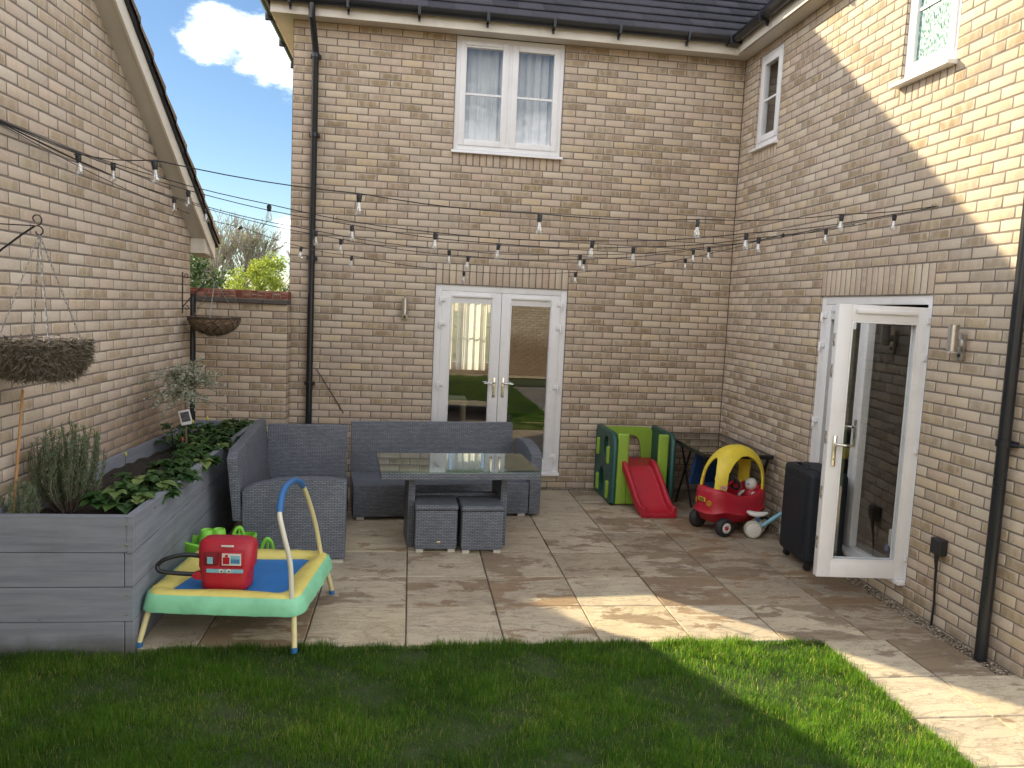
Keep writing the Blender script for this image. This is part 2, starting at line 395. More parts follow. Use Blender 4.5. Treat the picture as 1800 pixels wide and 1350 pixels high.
def mat_curtain(tl=.8, trn=.22, nm='sheer_curtain'):
    M = Mat(nm, .9); M.nt.nodes.remove(M.b)
    d = M.n('ShaderNodeBsdfDiffuse'); d.inputs[0].default_value = (.88, .87, .84, 1); t = M.n('ShaderNodeBsdfTranslucent'); t.inputs[0].default_value = (.97, .95, .88, 1)
    a = M.n('ShaderNodeMixShader'); a.inputs[0].default_value = tl; M.link(d.outputs[0], a.inputs[1]); M.link(t.outputs[0], a.inputs[2])
    tr = M.n('ShaderNodeBsdfTransparent'); b = M.n('ShaderNodeMixShader'); b.inputs[0].default_value = trn; M.link(a.outputs[0], b.inputs[1]); M.link(tr.outputs[0], b.inputs[2])
    M.link(b.outputs[0], M.out.inputs[0]); return M.m
M_curtain = mat_curtain(); M_net = mat_curtain(.15, .05, 'net_curtain')

def mat_rattan():
    M = Mat('grey_rattan', .5, 0, .4); br = M.n('ShaderNodeTexBrick'); br.offset = .5
    for k, v in (('Scale', 1), ('Mortar Size', .0026), ('Mortar Smooth', .6), ('Brick Width', .042), ('Row Height', .0130), ('Bias', 0)): br.inputs[k].default_value = v
    br.inputs['Color1'].default_value = (.155, .178, .215, 1); br.inputs['Color2'].default_value = (.225, .25, .29, 1); br.inputs['Mortar'].default_value = (.045, .05, .062, 1)
    M.link(M.tc.outputs['UV'], br.inputs['Vector'])
    c = M.mix(.45, br.outputs[0], M.ramp(M.noise(5, 5, .6), [(.3, (.38, .38, .40)), (.7, (.62, .61, .60))]), 'OVERLAY'); M.col(c)
    M.bump(M.m_('SUBTRACT', 1, br.outputs['Fac']), .9, .006); return M.m
M_rattan = mat_rattan()
M_foot = plain('metal_foot', (.62, .60, .55), .4, .3, var=.1)

def mat_planter():
    M = Mat('grey_painted_timber', .6, 0, .4)
    g = M.noise(9, 6, .65, stretch=(.15, .15, 2.2)); n2 = M.noise(2.2, 6, .6)
    c = M.ramp(g, [(.32, (.165, .18, .215)), (.5, (.215, .235, .275)), (.68, (.265, .285, .325))]); c = M.mix(M.m_('MULTIPLY', M.sm(n2, .52, .75), .45), c, (.13, .125, .135))
    vo = M.n('ShaderNodeTexVoronoi'); vo.inputs['Scale'].default_value = 3.2; vo.inputs['Randomness'].default_value = 1; mpk = M.n('ShaderNodeMapping'); mpk.inputs['Scale'].default_value = (1, 1, 1.4); M.link(M.tc.outputs['Object'], mpk.inputs[0]); M.link(mpk.outputs[0], vo.inputs['Vector'])
    kn = M.sm(M.m_('ADD', vo.outputs['Distance'], M.m_('MULTIPLY', g, .05)), .085, .045); c = M.mix(M.m_('MULTIPLY', kn, .6), c, (.10, .095, .10))
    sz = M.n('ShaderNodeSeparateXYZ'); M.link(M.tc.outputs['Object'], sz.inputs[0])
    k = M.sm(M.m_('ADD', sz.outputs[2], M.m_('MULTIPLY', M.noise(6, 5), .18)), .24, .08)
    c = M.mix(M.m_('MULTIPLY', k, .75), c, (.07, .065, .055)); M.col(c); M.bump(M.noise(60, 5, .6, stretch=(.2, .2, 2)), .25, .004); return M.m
M_planter = mat_planter()
def mat_soil():
    M = Mat('soil', .95); M.col(M.ramp(M.noise(30, 8, .7), [(.3, (.018, .013, .010)), (.7, (.06, .045, .035))])); M.bump(M.noise(45, 8, .7), 1, .03); return M.m
M_soil = mat_soil()

def mat_slab():
    M = Mat('sandstone_slab', .75, 0, .4); at = M.n('ShaderNodeAttribute', attribute_name='bc'); sp = M.n('ShaderNodeSeparateColor'); M.link(at.outputs['Color'], sp.inputs[0])
    off = M.n('ShaderNodeCombineXYZ'); M.link(M.m_('MULTIPLY', sp.outputs[2], 40), off.inputs[0]); M.link(M.m_('MULTIPLY', sp.outputs[1], 40), off.inputs[1])
    ad = M.n('ShaderNodeVectorMath', operation='ADD'); M.link(M.tc.outputs['Object'], ad.inputs[0]); M.link(off.outputs[0], ad.inputs[1]); v = ad.outputs[0]
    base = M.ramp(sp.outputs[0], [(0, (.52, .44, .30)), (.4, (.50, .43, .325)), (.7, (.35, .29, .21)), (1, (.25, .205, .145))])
    med = M.noise(3.5, 7, .62, vec=v, dist=.3); base = M.mix(.38, base, M.ramp(med, [(.3, (.33, .31, .29)), (.7, (.68, .67, .64))]), 'OVERLAY')
    # wet / worn patches with their own ragged outline
    big = M.noise(2.3, 9, .68, vec=v, stretch=(1, 1.9, 1), dist=.35)
    # how much of the slab is stained depends on a slow noise across the patio and on the slab
    reg = M.noise(.55, 2, .5)
    th = M.m_('SUBTRACT', .715, M.m_('ADD', M.m_('MULTIPLY', sp.outputs[1], .22), M.m_('MULTIPLY', reg, .16)))
    w_ = M.sm(M.m_('SUBTRACT', big, th), -.004, .02)
    wet = M.mix(sp.outputs[2], (.17, .125, .085), (.27, .15, .065))
    c = M.mix(M.m_('MULTIPLY', w_, .66), base, wet)
    rim = M.m_('MULTIPLY', M.sm(M.m_('SUBTRACT', big, th), -.022, -.004), M.m_('SUBTRACT', 1, w_)); c = M.mix(M.m_('MULTIPLY', rim, .35), c, (.52, .47, .38))
    sc1 = M.noise(9, 9, .75, vec=v, stretch=(.8, 2.2, 1), dist=.5); c = M.mix(M.m_('MULTIPLY', M.sm(sc1, .56, .60), .30), c, (.24, .17, .11)); c = M.mix(M.m_('MULTIPLY', M.sm(sc1, .42, .38), .22), c, (.56, .51, .42))
    led = M.noise(3.0, 10, .72, vec=v, stretch=(.7, 2.6, 1), dist=.7)
    line = M.m_('MULTIPLY', M.sm(led, .492, .5), M.sm(led, .508, .5)); c = M.mix(M.m_('MULTIPLY', line, .55), c, (.15, .10, .07))
    fine = M.noise(70, 6, .7); c = M.mix(.35, c, M.ramp(fine, [(.3, (.35, .35, .35)), (.7, (.65, .65, .65))]), 'OVERLAY'); M.col(c)
    M.rgh(M.m_('SUBTRACT', .8, M.m_('MULTIPLY', w_, .28)))
    M.bump(M.m_('ADD', M.m_('MULTIPLY', M.sm(led, .47, .53), .8), M.m_('ADD', M.m_('MULTIPLY', med, .8), M.m_('MULTIPLY', fine, .12))), .5, .012); return M.m
M_slab = mat_slab()
M_joint = plain('slab_joint', (.13, .10, .075), .95, var=.4, scale=12, bump=.6)
def mat_stones():
    M = Mat('gravel_stone', .8); at = M.n('ShaderNodeAttribute', attribute_name='bc'); sp = M.n('ShaderNodeSeparateColor'); M.link(at.outputs['Color'], sp.inputs[0])
    M.col(M.ramp(sp.outputs[0], [(0, (.10, .08, .06)), (.5, (.28, .22, .15)), (.85, (.40, .33, .24)), (1, (.6, .57, .5))])); return M.m
M_gravel = mat_stones()

def mat_leaf(name, a, b, trans=.3, rough=.5, c3=None, tb=1.0):
    M = Mat(name, rough, 0, .4); at = M.n('ShaderNodeAttribute', attribute_name='bc'); sp = M.n('ShaderNodeSeparateColor'); M.link(at.outputs['Color'], sp.inputs[0])
    st = [(0, a), (.8 if c3 else 1, b)] + ([(1, c3)] if c3 else [])
    c = M.ramp(sp.outputs[0], st); M.col(c)
    t = M.n('ShaderNodeBsdfTranslucent'); M.link(M.mix(1, c, (1.0*tb, 1.0*tb, .5*tb), 'MULTIPLY'), t.inputs[0])
    mx = M.n('ShaderNodeMixShader'); mx.inputs[0].default_value = trans; M.link(M.b.outputs[0], mx.inputs[1]); M.link(t.outputs[0], mx.inputs[2]); M.link(mx.outputs[0], M.out.inputs[0]); return M.m
M_grass = mat_leaf('grass_blade', (.028, .075, .010), (.088, .165, .026), .6, .36, (.26, .24, .11), 3.6)
M_rosem = mat_leaf('rosemary_leaf', (.08, .125, .06), (.20, .27, .15), .2)
M_straw = mat_leaf('broad_leaf', (.028, .075, .022), (.075, .155, .04), .28, .42, (.24, .30, .10))
M_olive = mat_leaf('olive_leaf', (.22, .25, .18), (.52, .54, .46), .25)
M_yel = mat_leaf('spring_leaf', (.24, .33, .05), (.42, .48, .11), .4)
M_dkl = mat_leaf('evergreen_leaf', (.03, .07, .02), (.10, .17, .05), .25)
M_hay = mat_leaf('dry_moss', (.15, .125, .10), (.46, .40, .32), .15, .8)
M_bark = plain('bark', (.13, .10, .08), .9, var=.3, scale=10, bump=.5)
M_twig = plain('bare_twig', (.30, .26, .22), .9, var=.3, scale=3)
def mat_ground():
    M = Mat('lawn_earth', .95); M.col(M.ramp(M.noise(7, 8, .7), [(.3, (.03, .045, .012)), (.6, (.05, .075, .018)), (.8, (.09, .07, .035))])); M.bump(M.noise(30, 6), .8, .02); return M.m
M_earth = mat_ground()

# ================================================================ GROUND
def rect(x0, x1, y0, y1, z, name, mat):
    bm = BM(); bm.faces.new([bm.verts.new(p) for p in ((x0, y0, z), (x1, y0, z), (x1, y1, z), (x0, y1, z))]); return obj(name, bm, mat)
tag(rect(-300, 300, -300, 300, -.06, 'ground', M_earth), kind='structure')
# patio slabs
def slabs():
    V, F, C = [], [], []
    def slab(x0, x1, y0, y1):
        if x1-x0 < .04 or y1-y0 < .04: return
        g = .0045; x0 += g; x1 -= g; y0 += g; y1 -= g; z = random.uniform(-.0015, .0015); c = .004; b = len(V)
        j = lambda: random.uniform(-.0012, .0012)
        nx = max(2, int((x1-x0)/.06)); ny = max(2, int((y1-y0)/.06))
        # perimeter with ragged edge
        P = [(x0+(x1-x0)*k/nx, y0, 0, 1) for k in range(nx)]+[(x1, y0+(y1-y0)*k/ny, -1, 0) for k in range(ny)]+[(x1-(x1-x0)*k/nx, y1, 0, -1) for k in range(nx)]+[(x0, y1-(y1-y0)*k/ny, 1, 0) for k in range(ny)]
        n = len(P); xm, ym = (x0+x1)/2, (y0+y1)/2; damp_sun = min(1, max(0, (xm+2.6)/1.4))*(min(1, max(0, (ym+3.7)/.9)) if xm < -.7 else 1)*min(1, max(0, (ym+4.9)/.5))  # damp towards the house; paler tone painted in where the sun wedge falls
        cc = (random.random()*.58*(1-.5*damp_sun)+.62*damp_sun, min(1, random.random()*.75+.45*damp_sun) if ym > -4.6 else random.random()*.3, random.random(), 1)
        for q, (x, y, a, d) in enumerate(P): V.append((x+j(), y+j(), -.03))
        for q, (x, y, a, d) in enumerate(P): V.append((x+j(), y+j(), z-.003))
        for q, (x, y, a, d) in enumerate(P):
            V.append((min(max(x, x0+c), x1-c)+j(), min(max(y, y0+c), y1-c)+j(), z+.001))
        for r in (0, 1):
            for k in range(n): F.append((b+r*n+k, b+r*n+(k+1) % n, b+(r+1)*n+(k+1) % n, b+(r+1)*n+k))
        V.append(((x0+x1)/2, (y0+y1)/2, z+.001)); ce = len(V)-1
        for k in range(0, n): F.append((b+2*n+k, b+2*n+(k+1) % n, ce, ce))
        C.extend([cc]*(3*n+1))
    GX = [-3.575+.597*k for k in range(-5, 6)]+[-.11]; GX[-1] = -.11; GX = sorted(set([x for x in GX if x < -.2]+[-.11]))
    GY = [-4.06, -3.47, -2.895, -2.31, -1.735, -1.165, -.585, -.10]
    for x0, x1 in zip(GX, GX[1:]):
        for y0, y1 in zip(GY, GY[1:]): slab(x0, x1, y0, y1)
    PY = [-4.06-.0]; y = -4.14
    ys = [-4.06, -4.56, -5.0, -5.43, -5.86, -6.45, -6.88, -7.5, -8.1, -8.7, -9.3, -9.9, -10.5, -11.1]
    for k, (y1, y0) in enumerate(zip(ys, ys[1:])):
        xr = -.11 if y0 > -4.7 else .5
        cut = -.5 if k % 2 == 0 else -.5
        slab(-.945, cut, y0, y1); slab(cut, xr, y0, y1)
        if xr > 0: slab(.5, 1.1, y0, y1)
    # paving strip along the far garden boundary behind the camera
    x = -9.
    while x < 1: slab(x, x+.6, -14.5, -13.9); x += .6
    F4 = [f if f[2] != f[3] else f for f in F]
    tri = [f[:3] for f in F if f[2] == f[3]]; quad = [f for f in F if f[2] != f[3]]
    me = bpy.data.meshes.new('patio'); me.from_pydata(V, [], quad+tri); me.update()
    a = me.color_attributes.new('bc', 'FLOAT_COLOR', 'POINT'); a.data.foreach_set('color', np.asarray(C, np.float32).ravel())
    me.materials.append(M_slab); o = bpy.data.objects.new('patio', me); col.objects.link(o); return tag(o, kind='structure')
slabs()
bm = BM()
for x0, x1, y0, y1 in ((-6.2, 0, -4.05, 0), (-.935, .0, -4.62, -4.05), (-.935, 1.1, -11.1, -4.62), (-9, 1, -14.5, -13.92)):
    bm.faces.new([bm.verts.new(p) for p in ((x0, y0, -.010), (x1, y0, -.010), (x1, y1, -.010), (x0, y1, -.010))])
tag(obj('patio_bedding', bm, M_joint), kind='structure')
# gravel margins
def gravel():
    V, F, C = [], [], []
    def put(x, y, z, s):
        b = len(V); q = [(1, 0, 0), (0, 1, 0), (-1, 0, 0), (0, -1, 0), (0, 0, 1), (0, 0, -1)]
        sx, sy, sz = s*random.uniform(.6, 1.3), s*random.uniform(.6, 1.3), s*random.uniform(.35, .7); a = random.uniform(0, 6.3)
        for p in q:
            px, py, pz = p[0]*sx*random.uniform(.7, 1.2), p[1]*sy*random.uniform(.7, 1.2), p[2]*sz
            V.append((x+px*math.cos(a)-py*math.sin(a), y+px*math.sin(a)+py*math.cos(a), z+pz))
        for k in range(4): F.append((b+k, b+(k+1) % 4, b+4)); F.append((b+(k+1) % 4, b+k, b+5))
        C.extend([(random.random(), 0, 0, 1)]*6)
    for _ in range(5200): put(random.uniform(-.115, -.005), random.uniform(-4.75, -.02), random.uniform(-.012, -.002), random.uniform(.005, .011))
    for _ in range(3200): put(random.uniform(-4.9, -.1), random.uniform(-.10, -.005), random.uniform(-.012, -.002), random.uniform(.005, .010))
    for _ in range(1500): put(random.uniform(-.12, .5), random.uniform(-4.9, -4.62), random.uniform(-.012, -.002), random.uniform(.006, .012))
    for _ in range(60): put(random.uniform(-.9, -.1), random.uniform(-4.9, -2.5), .006, random.uniform(.003, .006))
    return tag(raw('gravel', V, F, M_gravel, cols=C), kind='stuff')
gravel()

# ================================================================ HOUSE
house = empty('brick_house', (0, 0, 0), 0, 'two storey buff brick house with white windows and two sets of glazed french doors', 'house')
H, W_ = 4.875, 4.9
DX0, DX1 = -3.351, -1.884       # back wall door opening
WX0, WX1 = -3.219, -2.047       # upstairs window
RY0, RY1 = -3.507, -2.007       # right wall door opening (Y)
BW = Brickwork((0, 0, 0), (1, 0, 0), (0, -1, 0), 1)
dh, wh = (DX0, DX1, .15, 2.25), (WX0, WX1, 3.675, H)
sol1, sol2 = (DX0, DX1, 2.25, 2.475), (WX0, WX1, 3.525, 3.675)
BW.wall(-W_, 0, -.15, H, [dh, wh, sol1, sol2], off=-W_, nosheet=[dh, wh])
BW.soldier(DX0, DX1, 2.25, 2.475, 20); BW.soldier(WX0, WX1, 3.525, 3.675, 16)
BW.build('wall', M_brick, house)
RW = Brickwork((0, 0, 0), (0, 1, 0), (-1, 0, 0), 2)      # u = Y
EY = -4.62
rd = (RY0, RY1, .15, 2.25); rw1 = (-.905, -.37, 3.825, 4.8); rw2 = (-3.50, -2.90, 3.825, H-.0)
rs1 = (RY0, RY1, 2.25, 2.475); rs2 = (-.905, -.37, 3.675, 3.825); rs3 = (-3.50, -2.90, 3.675, 3.825)
RW.wall(EY, 0, -.15, H, [rd, rw1, rw2, rs1, rs2, rs3], off=EY, nosheet=[rd, rw1, rw2])
RW.soldier(RY0, RY1, 2.25, 2.475, 20); RW.soldier(-.905, -.37, 3.675, 3.825, 8); RW.soldier(-3.50, -2.90, 3.675, 3.825, 8)
RW.build('wall', M_brick, house)
# reveals (short returns of brick into the openings), wing end, and the side of the house
RV = Brickwork((0, 0, 0), (1, 0, 0), (0, -1, 0), 3)
def reveal(O, U, Nn, d, z0, z1, seed):
    b = Brickwork(O, U, Nn, seed); b.wall(0, d, z0, z1, off=.11 if seed % 2 else 0); RV_list.append(b)
RV_list = []
reveal((DX0, 0, 0), (0, 1, 0), (1, 0, 0), .12, .15, 2.25, 4); reveal((DX1, 0, 0), (0, 1, 0), (-1, 0, 0), .12, .15, 2.25, 5)
reveal((WX0, 0, 0), (0, 1, 0), (1, 0, 0), .12, 3.675, H, 6); reveal((WX1, 0, 0), (0, 1, 0), (-1, 0, 0), .12, 3.675, H, 7)
reveal((0, RY0, 0), (1, 0, 0), (0, 1, 0), .12, .15, 2.25, 8); reveal((0, RY1, 0), (1, 0, 0), (0, -1, 0), .12, .15, 2.25, 9)
reveal((0, -.905, 0), (1, 0, 0), (0, 1, 0), .12, 3.825, 4.8, 10); reveal((0, -.37, 0), (1, 0, 0), (0, -1, 0), .12, 3.825, 4.8, 11)
reveal((0, -3.50, 0), (1, 0, 0), (0, 1, 0), .12, 3.825, H, 12); reveal((0, -2.90, 0), (1, 0, 0), (0, -1, 0), .12, 3.825, H, 13)
b = Brickwork((0, EY, 0), (1, 0, 0), (0, -1, 0), 14); b.wall(0, 6, -.15, H, off=.11); RV_list.append(b)
b = Brickwork((-W_, 0, 0), (0, 1, 0), (-1, 0, 0), 15); b.wall(0, 5.2, -.15, H, off=.11); RV_list.append(b)
for b in RV_list: b.build('wall', M_brick, house)
# inner leaf, rooms
bm = BM()
def wallbox(bm, x0, x1, y0, y1, z0, z1): bx(bm, x0, x1, y0, y1, z0, z1)
# back wing inner leaf with openings
def leafx(bm, x0, x1, y0, y1, z0, z1, holes):
    xs = sorted({x0, x1, *[h[0] for h in holes], *[h[1] for h in holes]}); zs = sorted({z0, z1, *[h[2] for h in holes], *[h[3] for h in holes]})
    for a, b in zip(xs, xs[1:]):
        for c, d in zip(zs, zs[1:]):
            if any(h[0] <= (a+b)/2 <= h[1] and h[2] <= (c+d)/2 <= h[3] for h in holes): continue
            bx(bm, a, b, y0, y1, c, d)
leafx(bm, -W_+.02, 0.0, .105, .30, .0, 4.85, [dh, (WX0, WX1, 3.675, 4.85)])
t = BM(); leafx(t, EY+.02, 0.0, -.30, -.105, .0, 4.85, [(RY0, RY1, .15, 2.25), (-.905, -.37, 3.825, 4.8), (-3.50, -2.90, 3.825, 4.85)])
merge(bm, t, Matrix.Rotation(R(90), 4, 'Z') @ Matrix.Identity(4)) if False else None
t2 = BM(); leafx(t2, EY+.02, 0.0, .105, .30, .0, 4.85, [(RY0, RY1, .15, 2.25), (-.905, -.37, 3.825, 4.8), (-3.50, -2.90, 3.825, 4.85)])
for v in t2.verts: v.co = Vector((v.co.y, v.co.x, v.co.z))
bmesh.ops.reverse_faces(t2, faces=t2.faces[:]); merge(bm, t2)
# back wing far wall with a window, side wall, party wall to the wing
FW = (-4.10, -2.05, .90, 2.40)
leafx(bm, -W_+.02, 6.0, 5.0, 5.2, .0, 4.85, [FW])
bx(bm, -W_+.02, -W_+.2, .3, 5.0, 0, 4.85); bx(bm, -.02, .1, .3, 5.0, 0, 4.85)
bx(bm, 5.8, 6.0, EY+.3, 5.0, 0, 4.85); bx(bm, .3, 5.8, EY+.02, EY+.2, 0, 4.85)
bx(bm, -W_+.2, 5.8, .3, 5.0, 2.45, 2.6); bx(bm, .3, 5.8, EY+.2, .3, 2.45, 2.6); bx(bm, -W_+.2, 5.8, .3, 5.0, 4.75, 4.85); bx(bm, .3, 5.8, EY+.2, .3, 4.75, 4.85)
bx(bm, 2.6, 2.7, EY+.2, .3, .15, 2.45)
obj('inner_wall', bm, M_plaster, house)
bm = BM(); bx(bm, -W_+.2, 5.8, .3, 5.0, .05, .17); bx(bm, .3, 5.8, EY+.2, .3, .05, .17); obj('floor', bm, M_floorin, house)

bm = BM()
bx(bm, DX0, DX1, .003, .11, 2.25, 2.262); obj('lintel', bm, M_soff, house); bm = BM()
for y0_, y1_, z in ((RY0, RY1, 2.25), (-.905, -.37, 4.8)): bx(bm, .003, .11, y0_, y1_, z, z+.012); obj('lintel', bm, M_soff, house); bm = BM()
bm.free()
# eaves -----------------------------------------------------------
bm = BM(); OV = .20
bx(bm, -W_-OV, -.0, -OV+.012, .01, H+.0, H+.012)          # soffit back wing
bx(bm, -OV+.012, .01, EY-OV, -OV+.012, H+.0005, H+.0125)
bx(bm, -W_-OV+.012, -W_+.01, .01, 5.4, H+.0003, H+.0123)
obj('soffit', bm, M_soff, house)
bm = BM()
for k in range(0, 196):                                         # vent strip
    x = -5.05+k*.025
    bx(bm, x, x+.012, -OV+.018, -OV+.035, H-.003, H-.0005)
obj('soffit_vent', bm, M_blackp, house); bm = BM()
for k in range(0, 176):
    y = -4.7+k*.025; bx(bm, -OV+.018, -OV+.035, y, y+.012, H-.003, H-.0005)
obj('soffit_vent', bm, M_blackp, house)
bm = BM()
bx(bm, -W_-OV, -OV, -OV, -OV+.012, H-.012, H+.15, .003)
bx(bm, -OV, -OV+.012, EY-OV, -OV-.002, H-.0125, H+.15, .003)
bx(bm, -W_-OV, -W_-OV+.012, -OV+.013, 5.4, H-.012, H+.15, .003)
bx(bm, -OV-.008, -OV+.03, -OV-.008, -OV+.03, H-.016, H+.15, .003)   # corner trim
obj('fascia', bm, M_cream, house, 40)
def gutter(pts, closed_ends=True):
    bm = BM(); n = 9; prof = [(.055*math.cos(math.pi+math.pi*k/(n-1)), .052*math.sin(math.pi+math.pi*k/(n-1))) for k in range(n)]
    prof = [(-.060, .006)]+prof+[(.058, .006)]; inner = [(x*.88, z*.88+.004) for x, z in prof[::-1]]
    poly = prof+inner
    for (a, b) in zip(pts, pts[1:]):
        a, b = Vector(a), Vector(b); d = (b-a).normalized(); s = Vector((d.y, -d.x, 0))
        A = [bm.verts.new(a+s*x+Vector((0, 0, z))) for x, z in poly]; B = [bm.verts.new(b+s*x+Vector((0, 0, z))) for x, z in poly]
        for k in range(len(poly)): bm.faces.new((A[k], A[(k+1) % len(poly)], B[(k+1) % len(poly)], B[k]))
        bm.faces.new(A[::-1]); bm.faces.new(B)
    bmesh.ops.recalc_face_normals(bm, faces=bm.faces[:])
    return bm
GZ = H+.125
obj('gutter', gutter([(-W_-OV-.12, -OV-.062, GZ), (-OV-.062, -OV-.062, GZ)]), M_blackp, house, 50)
obj('gutter', gutter([(-OV-.064, EY-OV-.1, GZ-.004), (-OV-.064, -OV-.0, GZ-.004)]), M_blackp, house, 50)
obj('gutter', gutter([(-W_-OV-.062, 5.4, GZ-.002), (-W_-OV-.062, -OV-.11, GZ-.002)]), M_blackp, house, 50)
def bracket(x, y, ax):
    bm = BM(); t = BM(); bx(t, -.014, .014, -.075, .0, -.075, .01, .004)
    prism(t, [(-.014, 0), (.014, 0), (.010, -.05), (-.010, -.05)], -.03, -.005, Matrix.Translation((0, -.0, -.06)) @ Matrix.Rotation(R(90), 4, 'X'))
    merge(bm, t, Matrix.Translation((x, y, GZ)) @ Matrix.Rotation(ax, 4, 'Z')); obj('gutter_bracket', bm, M_blackp, house, 40)
for x in (-4.90, -4.33, -3.62, -2.92, -2.23, -1.53, -.78): bracket(x, -OV-.055, 0)
for y in (-1.0, -1.8, -2.6, -3.4, -4.2): bracket(-OV-.055, y, R(-90))
for y in (.25, 1.1, 1.95, 2.8): bracket(-W_-OV-.055, y, R(-90))
bm = BM(); bx(bm, -OV-.13, -OV-.0, -OV-.13, -OV-.0, GZ-.068, GZ+.012, .012); obj('gutter_corner', bm, M_blackp, house, 40)
# roof: hipped, 45 degrees ----------------------------------------
ZE = H+.135; EO = OV+.055
def roof_plane(name, O, U, S, length, rows, clip, mat, tw=.165, gauge=.1):
    """tiles on a sloping plane; U along the eave, S up the slope, clip(u, s) -> keep"""
    V, F, C = [], [], []; U, S, O = Vector(U).normalized(), Vector(S).normalized(), Vector(O); Nn = U.cross(S); Nn = Nn if Nn.z > 0 else -Nn
    for r in range(rows):
        off = (r % 2)*tw/2
        for c in range(-1, int(length/tw)+2):
            u0 = c*tw+off+.0015; u1 = u0+tw-.003; s0 = r*gauge; s1 = s0+gauge*1.3
            if not clip((u0+u1)/2, (s0+s1)/2-.02): continue
            b = len(V); e = random.uniform(0, .003); tk = .014
            sg = random.uniform(-.002, .002)
            for (u, s, n_) in ((u0, s0+sg, .030+e), (u1, s0+sg, .030+e), (u1, s1, .004), (u0, s1, .004), (u0, s0+sg, .030-tk), (u1, s0+sg, .030-tk)):
                V.append(O+U*u+S*s+Nn*n_)
            F += [(b, b+1, b+2, b+3), (b+4, b+5, b+1, b)]; C += [(random.random(), random.random(), 0, 1)]*6
    return raw(name, V, F, mat, house, cols=C)
sq = math.sqrt(.5)
LW, DEP = W_+2*EO, 5.2
RIDGE = (5.2+2*EO)/2            # horizontal run to the ridge
GA = .175
roof_plane('roof', (-W_-EO, -EO, ZE), (1, 0, 0), (0, sq, sq), W_+3.2, int(RIDGE/sq/GA)+1, lambda u, s: u > s*sq and s*sq < RIDGE and u < W_+s*sq+.12, M_slate, gauge=GA, tw=.27)
roof_plane('roof', (-EO, EY-OV, ZE), (0, 1, 0), (sq, 0, sq), 10, int(3.3/sq/GA), lambda u, s: (EY-OV+u) < -EO+s*sq+.1, M_slate, gauge=GA, tw=.27)
bm = BM()
def poly(bm, *p): bm.faces.new([bm.verts.new(q) for q in p])
x0, y0, zz, r_ = -W_-EO+.02, -EO+.02, ZE-.004, RIDGE
poly(bm, (x0, y0, zz), (0-EO, y0, zz), (0-EO+r_, y0+r_, zz+r_), (x0+r_, y0+r_, zz+r_))
poly(bm, (x0, y0, zz), (x0+r_, y0+r_, zz+r_), (x0, y0+2*r_, zz))
poly(bm, (x0, y0+2*r_, zz), (x0+r_, y0+r_, zz+r_), (6.2, y0+r_, zz+r_), (6.2, y0+2*r_, zz))
poly(bm, (-EO+.02, EY-OV, zz), (3.05, EY-OV, zz+3.3), (3.05, 5, zz+3.3), (-EO+r_, y0+r_, zz+r_), (-EO+.02, y0, zz))
poly(bm, (3.05, EY-OV, zz+3.3), (6.2, EY-OV, zz), (6.2, 5, zz), (3.05, 5, zz+3.3))
obj('roof', bm, M_slate, house)

# downpipes ---------------------------------------------------------
def downpipe(pts, clips, r=.034, shoe=None):
    bm = BM(); tube(bm, pts, r, 14)
    o = obj('downpipe', bm, M_blackp, house, 40)
    for c, ax in clips:
        b = BM(); lathe(b, [(r+.001, -.02), (r+.010, -.02), (r+.010, .02), (r+.001, .02)], 14, Matrix.Translation(c))
        if ax == 'y': bx(b, c[0]-.055, c[0]+.055, c[1]+.02, c[1]+.055, c[2]-.018, c[2]+.018, .004)
        else: bx(b, c[0]+.02, c[0]+.055, c[1]-.055, c[1]+.055, c[2]-.018, c[2]+.018, .004)
        obj('pipe_clip', b, M_blackp, o, 40)
    return o
xb = -4.665
downpipe([(xb-.02, -OV-.06, GZ-.03), (xb-.02, -OV-.06, H-.05), (xb-.015, -.18, H-.11), (xb, -.09, H-.30), (xb, -.062, H-.36), (xb, -.062, 2.0), (xb, -.062, -.02)],
         [((xb, -.062, H-.36), 'y'), ((xb, -.062, 3.72), 'y'), ((xb, -.062, 2.45), 'y'), ((xb, -.062, 1.12), 'y')], .034)
downpipe([(-.062, -4.36, 2.9), (-.062, -4.36, .0)] if False else [(-.20, -4.36, GZ-.03), (-.20, -4.36, H-.06), (-.07, -4.36, H-.28), (-.064, -4.36, H-.34), (-.064, -4.36, 2.0), (-.064, -4.36, -.0)],
         [((-.064, -4.36, 3.6), 'x'), ((-.064, -4.36, 1.35), 'x')], .036)
bm = BM(); tube(bm, [(-.064, -4.36, 1.35), (-.045, -4.5, 1.35), (-.03, -4.62, 1.35)], .007, 6); obj('pipe_stay', bm, M_blackp, house)

